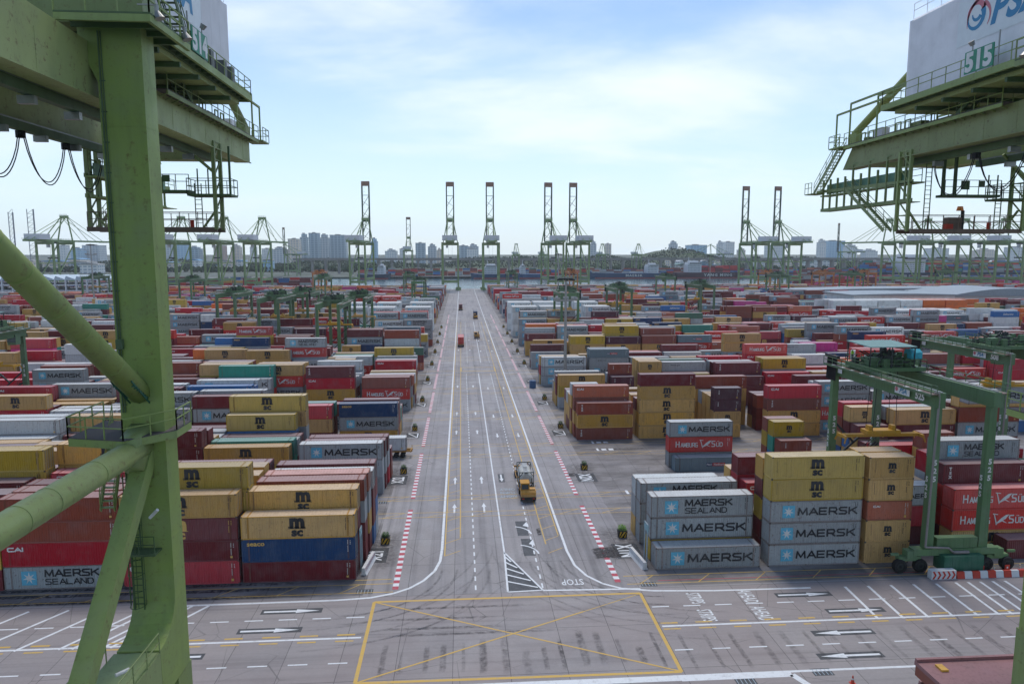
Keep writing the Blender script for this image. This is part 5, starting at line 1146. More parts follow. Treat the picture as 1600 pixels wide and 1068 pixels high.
# ================================================================== FAR QUAY CRANES
FG = flat('far_crane_green', (0.21, 0.30, 0.13), 0.6, var=.2, scale=.2); FGD = flat('far_crane_dark', (0.04, 0.065, 0.05), 0.6); FW = flat('far_white', (0.62, 0.64, 0.66), 0.6, var=.05)
def far_crane(label, raised, loc, rz, scale=1.0, group='quay cranes along the far water'):
    root = thing('quay_crane', label, 'crane', loc, rz, group, scale)
    for x in (-8.4, 8.4):
        for y, w_ in ((0, 1.7), (32, 1.7)):
            mb = MB(); mb.box(x - w_ / 2, x + w_ / 2, y - .9, y + .9, 0, 51.5, 0); mb.box(x - 3, x + 3, y - .7, y + .7, .5, 2.2, 0); mb.build('leg', FG, root)
        mb = MB(); mb.box(x - .7, x + .7, 1, 31, 11.5, 14, 0); mb.tube((x, 1, 13), (x, 31, 48), .6, 8); mb.tube((x, 1, 30), (x, 31, 30), .5, 8); mb.build('side_brace', FG, root)
    mb = MB()
    for y in (0, 32): mb.box(-7.4, 7.4, y - .8, y + .8, 48.6, 51.2, 0)
    mb.box(-7.5, 7.5, -.7, .7, 8.5, 11, 0); mb.build('cross_beam', FG, root)
    mb = MB()
    for x in (-3.6, 3.6): mb.box(x - .7, x + .7, -24, 36, 51.3, 53.4, 0)
    for y in (-24, -10, 5, 20, 34): mb.box(-3, 3, y, y + .8, 51.6, 53, 0)
    mb.rail([(-5, -24, 53.4), (-5, 34, 53.4)], 1.1, 4, .08); mb.rail([(5, -24, 53.4), (5, 34, 53.4)], 1.1, 4, .08); mb.build('main_girder', FG, root)
    mb = MB(); mb.box(-7.8, 7.8, -17, -2, 53.5, 58.6, 0); mb.box(-8.2, 8.2, -17.5, -1.5, 53.42, 53.49, 0); mb.build('machinery_house', FW, root)
    mb = MB()
    for x in (-1, 1):
        mb.bar((x * 8.0, 32, 51), (x * 3.2, 33, 76), 1.0, 1.0); mb.bar((x * 3.4, 4, 53.4), (x * 2.6, 31, 76), .7, .7); mb.tube((x * 3.4, -22, 53.4), (x * 2.4, 31, 76), .28, 6)
        mb.bar((x * 8.0, 32, 51), (x * 8.3, 12, 51.5), .5)
    mb.box(-4, 4, 31.5, 34, 75.5, 78.2, 0); mb.rail([(-4, 31.5, 78.2), (4, 31.5, 78.2)], 1.2, 2, .1); mb.build('a_frame', FG, root)
    mb = MB(); L = 64
    def P(x, t, h=0): return (x, 36 + h, 53 + t) if raised else (x, 37 + t, 52.4 + h)
    for x in (-3.9, 3.9): mb.bar(P(x, 0), P(x, L), 1.3, 1.6, 0)
    mb.bar(P(-3.9, L - 14), P(3.9, L - 14), .5); mb.bar(P(-3.9, 0), P(3.9, 0), .7); mb.bar(P(-3.9, 22), P(3.9, 22), .8, 1.5); mb.bar(P(-3.9, 26), P(3.9, 26), .4)
    for a, b_ in ((2, 12), (12, 22), (26, 38), (38, 50)): mb.bar(P(-3.9, a), P(3.9, b_), .42); mb.bar(P(3.9, a), P(-3.9, (a + b_) / 2), .3)
    for t in np.arange(2, L, 4): mb.bar(P(-2.0, t), P(-.9, t), .18)
    mb.build('boom', FGD if raised else FG, root)
    mb = MB(); a = P(-4.4, L - 4); b_ = P(4.4, L + .5); mb.box(a[0], b_[0], min(a[1], b_[1]) - 1, max(a[1], b_[1]) + 1, min(a[2], b_[2]) - (1 if not raised else 0), max(a[2], b_[2]) + .5, 0); mb.build('boom_tip', BROWN if raised else FG, root)
    mb = MB()
    for x in (-1, 1):
        if raised: mb.tube((x * 3.4, 36, 75), (x * 3.2, 33, 77), .3, 6); mb.tube((x * 3.6, 36, 86), (x * 3, 33, 77.5), .2, 6)
        else: mb.tube((x * 3.0, 33, 77), P(x * 3.6, 28), .26, 6); mb.tube((x * 3.0, 33, 77), P(x * 3.6, 54), .26, 6)
    mb.build('boom_stay', FG, root)
    mb = MB(); mb.box(-3, 3, 8, 14, 49.4, 51.2, 0); mb.box(-4.5, -2.3, 9, 12, 45.6, 49.2, 1); mb.bar((-2, 11, 36), (-2, 11, 49.4), .12, None, 0); mb.bar((2, 11, 36), (2, 11, 49.4), .12, None, 0); mb.box(-1.4, 1.4, 5, 17, 34.6, 35.8, 0); mb.build('trolley', [DARK, FW], root)
    return root
FR = far_crane('leftmost of the raised-boom quay cranes at the far end of the yard', True, (0, 0, 0), 0)
FL = far_crane('green quay crane with boom lowered to the right, leftmost at the far left', False, (0, 0, 0), 0)
def atY(px, Y):
    d = (px - 800) / FPX; t = math.tan(YAW); k = (d + t) / (1 - d * t); return Y * k
def place(src, first, label, px, Y, rz=0, sc=1.0, zz=0):
    o = src if first else copy_tree(src); o['label'] = label; o.location = (atY(px, Y), Y, zz); o.rotation_euler = (0, 0, rz); o.scale = (sc,) * 3; return o
place(FR, True, 'raised-boom quay crane left of the road, leftmost of the tall seven', 560, 772, R(-9))
for px, lab, rz in ((704, 'raised-boom quay crane standing just left of the road end', 0), (768, 'raised-boom quay crane standing just right of the road end', 0), (868, 'raised-boom quay crane, left one of the close pair right of the road', R(7)), (908, 'raised-boom quay crane, right one of the close pair right of the road', R(7))):
    place(FR, False, lab, px, 772, rz)
place(FR, False, 'raised-boom quay crane, left one of the far right pair, boom turned sideways', 1188, 800, R(12)); place(FR, False, 'raised-boom quay crane, right one of the far right pair, boom turned sideways', 1239, 800, R(12))
place(FR, False, 'small raised-boom quay crane across the water between city towers', 638, 1275, 0, .88, 0); 
place(FR, False, 'small quay crane with raised slim boom before pale city towers on the left', 468, 1300, R(75), .72, 0); place(FR, False, 'small quay crane with slanting raised boom right of the far right pair', 1330, 1280, R(80), .8, 0)
place(FL, True, 'green quay crane with lowered boom, leftmost at the far left', 76, 740, R(-6))
for px, lab, Y in ((205, 'green quay crane with lowered boom just left of the tall crane leg', 745), (266, 'green quay crane with lowered boom just right of the tall crane leg', 750), (336, 'green quay crane with lowered boom, left of two peaked frames in a row', 755), (397, 'green quay crane with lowered boom, right of two peaked frames in a row', 760)):
    place(FL, False, lab, px, Y, R(-5))
for i, (px, lab) in enumerate(((1418, 'green quay crane at far right, boom reaching left, first under the hanging walkway'), (1480, 'green quay crane at far right, second under the hanging walkway'), (1541, 'green quay crane at far right, third under the hanging walkway'), (1603, 'green quay crane at the right picture edge, fourth of the slanting row'))):
    place(FL, False, lab, px, 745 - i * 6, R(10))
for px, lab, rz in ((805, 'tiny peaked quay crane across the water right of the road end', 0), (846, 'tiny peaked quay crane behind the close raised pair', 0), (936, 'tiny peaked quay crane across the water, first right of the close pair', 0), (991, 'tiny peaked quay crane above the blue ship across the water', 0), (1128, 'tiny quay crane across the water left of the far right pair', R(60))):
    place(FL, False, lab, px, 1290, rz + R(180) if rz == 0 else rz, .72, 0)
# ================================================================== SHIPS AND FAR BANK
def ship(name_lab, x0, x1, Y, hull, sx0, sx1, H=9, text=None, boot=(0.25, 0.03, 0.03), cargo=None, beam=30, sup=17, rev=False):
    root = thing('container_ship', name_lab, 'ship', ((x0 + x1) / 2, Y, -3), 0, 'ships moored along the far water'); L = x1 - x0; h = L / 2; hm = flat('hull_' + hull[1], hull[0], .5, var=.1, scale=.1)
    s = -1 if rev else 1
    mb = MB(); b2 = beam / 2
    secs = [(-h, .55, 1.0), (-h + L * .06, .95, 1.0), (-h + L * .8, 1.0, 1.0), (-h + L * .92, .6, 1.12), (h, .03, 1.25)]
    for (xa, wa, ha), (xb, wb, hb) in zip(secs[:-1], secs[1:]):
        la, lb = (xa, xb) if xb < h else (xa, xb - L * .03)
        A = [(s * la, -b2 * wa * .92, 0), (s * xa, -b2 * wa, H * ha), (s * xa, b2 * wa, H * ha), (s * la, b2 * wa * .92, 0)]; B = [(s * lb, -b2 * wb * .92, 0), (s * xb, -b2 * wb, H * hb), (s * xb, b2 * wb, H * hb), (s * lb, b2 * wb * .92, 0)]
        for i in range(3): mb.poly([A[i], B[i], B[i + 1], A[i + 1]])
    mb.poly([(-s * h, -b2 * .5, 0), (-s * h, -b2 * .55, H), (-s * h, b2 * .55, H), (-s * h, b2 * .5, 0)])
    mb.build('hull', hm, root)
    mb = MB(); mb.box(s * (-h + 1), s * (h * .84), -b2 * .93 - .6, b2 * .93 + .6, -.5, 1.9, 0); mb.build('boot_topping', flat('boot_red', boot, .6), root)
    mb = MB(); u0, u1 = sx0 - (x0 + x1) / 2, sx1 - (x0 + x1) / 2
    mb.box(u0, u1, -b2 * .8, b2 * .8, H, H + sup * .7, 0); mb.box(u0 + 2, u1 - 1, -b2 * .95, b2 * .95, H + sup * .7, H + sup * .86, 0); mb.box(u0 + 4, u1 - 3, -4, 4, H + sup * .86, H + sup, 0); mb.bar((u0 + 5, 0, H + sup), (u0 + 5, 0, H + sup + 6), .8)
    sp_ = mb.build('superstructure', FW, root)
    mb = MB()
    for k in range(5):
        for q in np.arange(u0 + 1, u1 - 2, 2.4): mb.box(q, q + 1.1, -b2 * .8 - .05, -b2 * .8, H + 1.5 + k * 3.0, H + 2.6 + k * 3.0, 0)
    mb.box(u0 + 2.5, u1 - 1.5, -b2 * .95 - .05, -b2 * .95, H + sup * .74, H + sup * .82, 0); mb.build('window', DARK, sp_)
    if text:
        vs, fs = text_mesh(text, H * .62, .02, 1.25, 0, 'CENTER', 1, 1.2); mb = MB(); mb._add([(a + L * .08, -b2 - .3, H * .38 + q) for a, _, q in vs], fs, 0); mb.build('hull_lettering', K_WHITE, root)
    return root
Ws = 1218
ship('dark blue cargo ship with white bridge moored behind the road-end cranes', atY(735, Ws), atY(800, Ws), Ws, ((0.02, 0.06, 0.14), 'blue'), atY(757, Ws), atY(776, Ws), 8, rev=True)
ship('blue cargo ship across the water between the road-end cranes and close pair', atY(808, Ws), atY(846, Ws), Ws, ((0.03, 0.09, 0.2), 'blue2'), atY(812, Ws), atY(820, Ws), 8, rev=True)
ship('long dark blue container ship with white hull name, right of the close pair', atY(918, Ws), atY(1036, Ws), Ws, ((0.015, 0.045, 0.1), 'blue'), atY(1008, Ws), atY(1025, Ws), 9, 'MAERSK', rev=True)
ship('maroon-hulled container ship with large white name on its side', atY(1052, Ws), atY(1162, Ws), Ws, ((0.06, 0.02, 0.035), 'maroon'), atY(1070, Ws), atY(1091, Ws), 10, 'YANG MING', sup=20)
ship('dark blue cargo ship far left of the road end, white crane-like bow', atY(560, Ws), atY(612, Ws), Ws, ((0.03, 0.05, 0.09), 'navy'), atY(592, Ws), atY(603, Ws), 8)
ship('large dark-hulled container ship with cream bridge behind the right quay cranes', atY(1335, 1010), atY(1680, 1010), 1010, ((0.02, 0.035, 0.07), 'darknavy'), atY(1395, 1010), atY(1432, 1010), 15, sup=26, beam=38)
# quay apron on the far bank
mb = MB(); mb.box(-160, 1500, 1236, 1250, -3, .6, 0); structure(mb.build('far_quay', flat('far_concrete', (0.3, 0.3, 0.29), .8)))
# viaduct
root = thing('viaduct', 'long elevated road on tall paired piers running across behind the far quay', 'viaduct', (0, 1450, 0))
CONC = flat('viaduct_concrete', (0.26, 0.25, 0.24), .8, var=.15, scale=.05)
mb = MB(); mb.box(-330, 1150, -9, 9, 25.5, 28.6, 0); mb.box(-330, 1150, -9.4, -9, 28.6, 30.2, 0); mb.box(-330, 1150, 9, 9.4, 28.6, 30.2, 0); mb.build('deck', CONC, root)
for i in range(56):
    x = -320 + i * 26; mb = MB(); mb.box(x - 1.8, x + 1.8, -6, 6, -.4, 24, 0); mb.prism([(x - 2.2, 23.5), (x - 3.4, 25.4), (x + 3.4, 25.4), (x + 2.2, 23.5)], 'y', -8, 8, 0); mb.build('pier', CONC, root)
# hills with trees
def ridge(X): 
    return 10 + 34 * math.exp(-((X - 660) / 110) ** 2) + 22 * math.exp(-((X - 400) / 90) ** 2) + 12 * math.exp(-((X - 150) / 140) ** 2) + 10 * math.exp(-((X - 900) / 160) ** 2) + 6 * math.sin(X * .013) + 4 * math.sin(X * .031 + 1)
mb = MB(); N = 160; XS = [-1500 + i * 30 for i in range(N + 1)]
for i in range(N):
    x0, x1 = XS[i], XS[i + 1]; pr = [(1850, 0), (1980, .65), (2100, 1), (2300, .9), (2600, 0)]
    for (ya, ka), (yb_, kb) in zip(pr[:-1], pr[1:]): mb.poly([(x0, ya, ridge(x0) * ka - .3), (x1, ya, ridge(x1) * ka - .3), (x1, yb_, ridge(x1) * kb - .3), (x0, yb_, ridge(x0) * kb - .3)])
structure(mb.build('hills', flat('hill_ground', (0.05, 0.075, 0.035), .9)))
rs = random.Random(21); fo = MB()
def clump(mb, x, y, z, r):
    top = (x + rs.uniform(-.3, .3) * r, y, z + r * rs.uniform(.8, 1.2)); n = 5; ring = [(x + r * rs.uniform(.7, 1.2) * math.cos(a), y + r * math.sin(a), z + rs.uniform(-.2, .4) * r) for a in [2 * math.pi * k / n for k in range(n)]]; low = (x, y, z - r)
    for k in range(n): mb.poly([ring[k], ring[(k + 1) % n], top]); mb.poly([ring[(k + 1) % n], ring[k], low])
for i in range(11000):
    x = rs.uniform(-1450, 1500); t = rs.random(); y = 1860 + t * 260; k = min(1, .15 + t * 1.0) if t < .85 else 1
    clump(fo, x, y, ridge(x) * (.0 + .65 * min(1, t * 2) + .35 * max(0, (t - .5) * 2)) + rs.uniform(1, 7), rs.uniform(1.2, 3.2))
for i in range(1500): clump(fo, rs.uniform(-1100, -150) if i % 2 else rs.uniform(300, 1400), rs.uniform(1560, 1640), rs.uniform(1, 9), rs.uniform(3, 6))
m, nt, b = nodes_of('woodland_leaves', .9, 0, .03); v = objvec(nt, False)
nt.links.new(mixrgb(nt, ramp(nt, noise(nt, v, .05, 5), .35, .65), (0.012, 0.03, 0.012), (0.03, 0.055, 0.022)), b.inputs['Base Color'])
tag(fo.build('woodland', m), 'dark green woodland covering the low hills beyond the viaduct', 'woodland', None, 'stuff')
# city
def tower_mat(name, wall, glass, fl=3.2, bay=3.6):
    m, nt, b = nodes_of(name, .5); t = nt.nodes.new('ShaderNodeTexCoord'); sp = nt.nodes.new('ShaderNodeSeparateXYZ'); nt.links.new(t.outputs['Object'], sp.inputs[0])
    fz = math_(nt, 'LESS_THAN', math_(nt, 'FRACT', math_(nt, 'DIVIDE', sp.outputs[2], fl)), .55); fx = math_(nt, 'LESS_THAN', math_(nt, 'FRACT', math_(nt, 'DIVIDE', math_(nt, 'ADD', sp.outputs[0], sp.outputs[1]), bay)), .68)
    nt.links.new(mixrgb(nt, math_(nt, 'MULTIPLY', fz, fx), wall, glass), b.inputs['Base Color']); return m
TM = {'white': tower_mat('tower_white', (0.85, 0.85, 0.82), (0.45, 0.5, 0.55), 6, 9), 'glass': tower_mat('tower_glass', (0.42, 0.52, 0.58), (0.14, 0.24, 0.32), 7, 14), 'grey': tower_mat('tower_grey', (0.62, 0.65, 0.66), (0.26, 0.33, 0.4), 7, 11), 'cream': tower_mat('tower_cream', (0.85, 0.72, 0.58), (0.42, 0.42, 0.44), 6, 10), 'blue': tower_mat('tower_blue', (0.42, 0.62, 0.76), (0.22, 0.42, 0.62), 7, 12), 'brick': tower_mat('tower_brick', (0.55, 0.35, 0.28), (0.32, 0.28, 0.26), 6, 10)}
ROOFM = flat('roof_grey', (0.3, 0.3, 0.3), .8)
def building(px0, px1, ytop, Y, kind, label, steps=1, name='tower_block'):
    x0, x1 = atY(px0, Y), atY(px1, Y); H = CAM_H + (395 - ytop) / FPX * Y * .98; root = thing(name, label, 'building', ((x0 + x1) / 2, Y, 0), 0, 'city buildings on the horizon'); w = x1 - x0; d = min(w, 60)
    mb = MB(); mb.box(-w / 2, w / 2, -d / 2, d / 2, 0, H * (1 if steps == 1 else .88), 0)
    if steps > 1: mb.box(-w * .3, w * .35, -d * .4, d * .4, H * .88, H, 0)
    mb.build('wall', TM[kind], root)
    mb = MB(); mb.box(-w / 2 - .4, w / 2 + .4, -d / 2 - .4, d / 2 + .4, H * (1 if steps == 1 else .88), H * (1 if steps == 1 else .88) + 1.4, 0); mb.box(-w * .2, w * .1, -d * .2, d * .2, H, H + 4.5, 0); mb.build('roof', ROOFM, root)
TALL = [(455, 472, 374, 'cream', 'cream stepped tower left of the raised slim crane boom'), (473, 484, 366, 'glass', 'grey-blue tower behind the raised slim crane boom'), (487, 502, 365, 'glass', 'dark glass tower, left of the joined tall pair'), (503, 517, 367, 'grey', 'grey tower, right of the joined tall pair'), (520, 544, 368, 'glass', 'broad dark glass tower beside the leftmost raised quay crane'),
        (582, 592, 373, 'blue', 'slim pale blue tower just right of the leftmost raised quay crane'), (651, 666, 380, 'glass', 'dark block between small raised crane and road-end cranes'), (670, 683, 382, 'grey', 'grey block left of the road-end crane'), (718, 732, 384, 'glass', 'blue-grey block between the road-end cranes, left one'), (732, 748, 382, 'grey', 'grey block with mast between the road-end cranes'), (730, 746, 389, 'white', 'low white block between the road-end cranes'),
        (604, 622, 390, 'white', 'low white flats right of the slim pale blue tower'), (626, 634, 389, 'white', 'low white flats left of the small raised crane'), (683, 692, 389, 'cream', 'cream flats just left of the road-end crane'), (414, 428, 389, 'white', 'white block right of the lowered-boom cranes'), (430, 452, 387, 'grey', 'grey block right of the lowered-boom cranes'),
        (437, 445, 398, 'cream', 'pale upright slab near the left quay'), (921, 930, 377, 'grey', 'small grey tower right of the close raised pair'), (944, 953, 381, 'cream', 'small cream tower on the wooded hill, left'), (1044, 1055, 377, 'grey', 'small block on the hill crest'), (1072, 1098, 383, 'blue', 'flat blue-grey building right of the hill crest'),
        (1118, 1126, 377, 'white', 'white slab tower left of the far right raised pair'), (1128, 1142, 378, 'white', 'pale paired towers left of the far right raised pair'), (1274, 1284, 374, 'white', 'white tower right of the far right raised pair'), (1284, 1310, 376, 'blue', 'broad blue glass office right of the far right raised pair'), (1317, 1331, 382, 'white', 'three-part white flats left of the slanting raised boom'),
        (100, 112, 384, 'white', 'white block at the far left between crane legs'), (118, 136, 388, 'blue', 'pale blue block at the far left'), (140, 166, 384, 'grey', 'grey block left of the tall crane leg'), (264, 282, 378, 'grey', 'grey tower right of the tall crane leg'), (284, 300, 383, 'blue', 'blue tower right of the tall crane leg'), (300, 318, 386, 'glass', 'dark blue block behind the first peaked crane'), (340, 356, 384, 'brick', 'brown-pink flats between the peaked cranes'), (366, 380, 383, 'cream', 'cream flats between the peaked cranes'), (395, 404, 386, 'white', 'white tower behind the right peaked crane'),
        (1150, 1160, 388, 'cream', 'low cream flats below the far right raised pair'), (1195, 1215, 384, 'white', 'white flats between the far right raised pair'), (1345, 1362, 390, 'white', 'low white flats near the slanting raised boom'), (1445, 1470, 388, 'white', 'white flats behind the right quay cranes, left'), (1520, 1545, 389, 'cream', 'cream flats behind the right quay cranes'), (1570, 1590, 386, 'white', 'white flats behind the right quay cranes, right')]
for i, (a, b_, yt, kd, lab) in enumerate(TALL): building(a, b_, yt, 2750 + (i % 5) * 60, kd, lab, 1 + i % 2)
rs = random.Random(8); LOWC = ['white', 'grey', 'cream', 'blue']
for i in range(46):
    side = i % 2; px = rs.uniform(-60, 450) if side else rs.uniform(1050, 1640)
    if 440 < px < 480: continue
    Yb = rs.uniform(1420, 1800) if px < 1100 else rs.uniform(1580, 1830); W_ = rs.uniform(10, 30); kd = rs.choice(LOWC)
    root = thing('low_building', '%s low block amid the far %s low-rise skyline' % ({'white': 'white', 'grey': 'grey', 'cream': 'cream', 'blue': 'pale blue'}[kd], 'left' if side else 'right'), 'building', (atY(px, Yb), Yb, 0), rs.uniform(-.2, .2), 'low buildings behind the far quays'); w_ = W_ * Yb / FPX; h_ = rs.uniform(10, 26); d_ = rs.uniform(20, 40)
    mb = MB(); mb.box(-w_ / 2, w_ / 2, -d_ / 2, d_ / 2, 0, h_, 0); mb.build('wall', TM[kd], root)
    mb = MB(); mb.prism([(-w_ / 2 - 1, h_), (w_ / 2 + 1, h_), (w_ / 2, h_ + 1.5), (0, h_ + 3), (-w_ / 2, h_ + 1.5)], 'y', -d_ / 2 - 1, d_ / 2 + 1, 0); mb.build('roof', [FW, ROOFM, CYAN, flat('blue_roof', (0.15, 0.32, 0.5), .5)][i % 4], root)
# jack-up rig legs at far left
for px, lab in ((29, 'thin lattice rig leg at the far left, shorter one'), (60, 'lattice rig leg behind the leftmost quay crane, taller one')):
    mb = MB(); h_ = 128 if px == 60 else 122; w_ = 8 if px < 50 else 13
    for x, y in ((-w_ / 2, -4), (w_ / 2, -4), (0, 5)): mb.tube((x, y, 0), (x, y, h_ - 2), .8, 6)
    for k in range(14):
        z = k * 9; mb.bar((-w_ / 2, -4, z), (w_ / 2, -4, z + 9), .5); mb.bar((-w_ / 2, -4, z), (w_ / 2, -4, z), .5); mb.bar((w_ / 2, -4, z), (0, 5, z + 9), .5)
    o = mb.build('lattice_tower', flat('rig_steel', (0.2, 0.22, 0.27), .6)); o.location = (atY(px, 1500), 1500, 0); tag(o, lab, 'rig leg')
# open white multi-storey at left
root = thing('car_park', 'white open-sided multi-storey building with saw-tooth roof at the far left', 'building', (-352, 600, 0), R(-4))
mb = MB()
for z in (5.2, 9.8, 14.4): mb.box(-75, 62, 0, 45, z, z + .9, 0)
mb.build('floor_slab', FW, root)
for i in range(17):
    mb = MB(); x = -75 + i * 8.5; mb.box(x, x + 1.1, -.4, 1, 0, 19, 0); mb.box(x, x + .9, 44, 45, 0, 19, 0); mb.build('column', FW, root)
mb = MB()
for i in range(16): x = -75 + i * 8.5; mb.prism([(x, 18.6), (x + 8.4, 18.6), (x + 8.4, 19.4), (x + 1.2, 22.0), (x, 19.4)], 'y', 0, 45, 0)
mb.build('saw_tooth_roof', flat('roof_pale_blue', (0.45, 0.55, 0.62), .5), root)
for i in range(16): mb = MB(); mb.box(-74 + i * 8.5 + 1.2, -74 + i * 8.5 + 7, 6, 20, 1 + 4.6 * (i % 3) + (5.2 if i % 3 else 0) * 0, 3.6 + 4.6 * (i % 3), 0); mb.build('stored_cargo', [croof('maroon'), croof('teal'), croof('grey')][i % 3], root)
# warehouses at right
WW = painted_steel('warehouse_cladding', (0.6, 0.63, 0.65), rust=.02, grime=.15, streak=(.2, .2, .02))
def warehouse(x, y, w_, d_, h_, lab, curve=3.5):
    root = thing('warehouse', lab, 'building', (x, y, 0), R(-2), 'white sheds beyond the right stacks')
    mb = MB(); mb.box(0, w_, 0, d_, 0, h_, 0); mb.build('wall', WW, root)
    pts = [(-2, h_ + .02)] + [(-2 + (w_ + 4) * i / 12, h_ + .6 + curve * math.sin(math.pi * i / 12)) for i in range(13)] + [(w_ + 2, h_ + .02)]
    mb = MB(); mb.prism(pts, 'y', -2, d_ + 2, 0); mb.build('curved_roof', flat('metal_roof', (0.26, 0.30, 0.33), .45, .1), root)
    mb = MB()
    for i in range(int(w_ // 14)): mb.box(6 + i * 14, 10 + i * 14, -.12, -.02, h_ * .55, h_ * .68, 0)
    mb.build('window', DARK, root)
    mb = MB(); mb.box(w_ * .3, w_ * .3 + 9, -.15, -.03, 0, 6, 0); mb.build('roller_door', ROOFM, root)
warehouse(234, 412, 62, 34, 15, 'white shed with plain wall behind the right stacks, left of the curved roof', .6)
warehouse(302, 420, 70, 45, 14, 'white shed with broad curved metal roof behind the orange containers', 4)
warehouse(250, 520, 190, 30, 12, 'long low grey-roofed shed behind the white sheds on the right', 1.5)
warehouse(400, 430, 90, 40, 13, 'white low shed at the right edge beyond the stacks', 2)
# ================================================================== YARD FURNITURE
LEAF = None
m, nt, b = nodes_of('bush_leaves', .7, 0, .1); v = objvec(nt); nt.links.new(mixrgb(nt, ramp(nt, noise(nt, v, 4, 4), .35, .65), (0.03, 0.09, 0.02), (0.10, 0.24, 0.04)), b.inputs['Base Color']); LEAF = m; LIME = flat('bush_lime', (0.17, 0.38, 0.04), .7, var=.4, scale=5, spec=.1)
BLKY = flat('planter_black', (0.02, 0.02, 0.02), .6); YLW = flat('planter_yellow', (0.62, 0.38, 0.04), .6)
def planter(x, y, label, seed, lush=1.0):
    root = thing('planter', label, 'planter', (x, y, 0), 0, 'striped planters beside the road', .88); r_ = random.Random(seed)
    mb = MB(); w0, w1, h_ = .72, .62, 1.05
    mb._add([(-w1, -w1, 0), (w1, -w1, 0), (w1, w1, 0), (-w1, w1, 0), (-w0, -w0, h_), (w0, -w0, h_), (w0, w0, h_), (-w0, w0, h_)], [(0, 1, 5, 4), (1, 2, 6, 5), (2, 3, 7, 6), (3, 0, 4, 7), (4, 5, 6, 7)], 0)
    for fx in (0, 1):
        for k in range(4):
            a, b_ = -1.1 + k * .62, -1.1 + k * .62 + .3
            def cl(u): return max(-w1 + .01, min(w1 - .01, u))
            q = [(a, .04), (b_, .04), (b_ + .62, h_ - .03), (a + .62, h_ - .03)]; q = [(cl(u), z_) for u, z_ in q]
            if fx == 0: mb.poly([(u, -w1 - .012 - .1 * z_ / h_, z_) for u, z_ in q], 1)
            else: mb.poly([(w1 + .012 + .1 * z_ / h_, u, z_) for u, z_ in q], 1)
    mb.build('tub', [BLKY, YLW], root)
    mb = MB()
    for i in range(int(420 * lush)):
        a, rr_, zz = r_.uniform(0, 6.28), r_.random() ** .5 * .72 * lush, r_.random(); x_, y_ = rr_ * math.cos(a), rr_ * math.sin(a); z_ = h_ + .05 + zz * .95 * lush * (1.1 - rr_ * .7)
        d = Vector((r_.uniform(-1, 1), r_.uniform(-1, 1), r_.uniform(-.2, 1))).normalized(); e = d.cross(Vector((0, .3, 1))).normalized() * .05; p = Vector((x_, y_, z_)); mb.poly([p - e, p + d * .13, p + e, p - d * .06])
    mb.build('shrub', LIME if lush > .9 else LEAF, root)
k = 0
for n in range(0, 10):
    for s in (-1, 1):
        k += 1; nm = ['nearest', 'second', 'third', 'fourth', 'fifth', 'sixth', 'seventh', 'eighth', 'ninth', 'tenth'][n]
        if s > 0 and n == 4: continue
        planter(-10.9 if s < 0 else 22.7, blockY(n) + 11.2, '%s black and yellow striped planter along the %s side of the road%s' % (nm, 'left' if s < 0 else 'right', '; greenest bush' if (n == 0 and s > 0) else ''), k, 1.0 if (n == 0 and s > 0) else .8)
# blue drum where one planter is missing
mb = MB(); mb.tube((0, 0, 0), (0, 0, 2.2), 1.0, 20); mb.tube((0, 0, .7), (0, 0, .76), 1.04, 20); mb.tube((0, 0, 1.5), (0, 0, 1.56), 1.04, 20); mb.tube((-.3, -.2, 2.2), (-.3, -.2, 2.3), .2, 10)
o = mb.build('water_tank', painted_steel('tank_blue', (0.03, 0.12, 0.28), .3)); o.location = (21.2, blockY(4) - 3, 0); tag(o, 'blue round water tank beside the white grey-lettered container, right of the road', 'tank')
# high mast
def mast(x, y, h_, label, head=True):
    root = thing('lamp_mast', label, 'lamp mast', (x, y, 0), 0, 'tall lamp masts in the yard')
    mb = MB(); mb.tube((0, 0, 0), (0, 0, h_), .55, 12, 0, .28); mb.tube((0, 0, 0), (0, 0, 1.2), .9, 12); mb.build('pole', STEEL, root)
    mb = MB(); mb.tube((0, 0, h_ - .6), (0, 0, h_ - .3), 2.2, 16)
    for i in range(8): a = i * math.pi / 4; mb.box(2.2 * math.cos(a) - .4, 2.2 * math.cos(a) + .4, 2.2 * math.sin(a) - .4, 2.2 * math.sin(a) + .4, h_ - 1.1, h_ - .65, 0)
    mb.build('lamp_ring', DARK, root)
    mb = MB(); mb.box(-3.4, -.3, -.1, .1, h_ - 7, h_ - 6.6, 0) if head else None; mb.box(.3, 3.4, -.1, .1, h_ - 7, h_ - 6.6, 0)
    for x_ in (-3.2, -2, 2, 3.2): mb.box(x_ - .4, x_ + .4, -.3, .3, h_ - 6.6, h_ - 6.0, 0)
    mb.build('bracket', STEEL, root)
mast(atY(884, 205), 205, 33.5, 'tall grey lamp mast between the stacks right of the road'); mast(atY(147, 470), 470, 46, 'thin tall lamp mast beside the white open building at left'); mast(atY(1108, 640), 640, 38, 'thin lamp mast far right of the road near the water'); mast(atY(872, 480), 480, 40, 'thin lamp mast behind the tall grey mast')
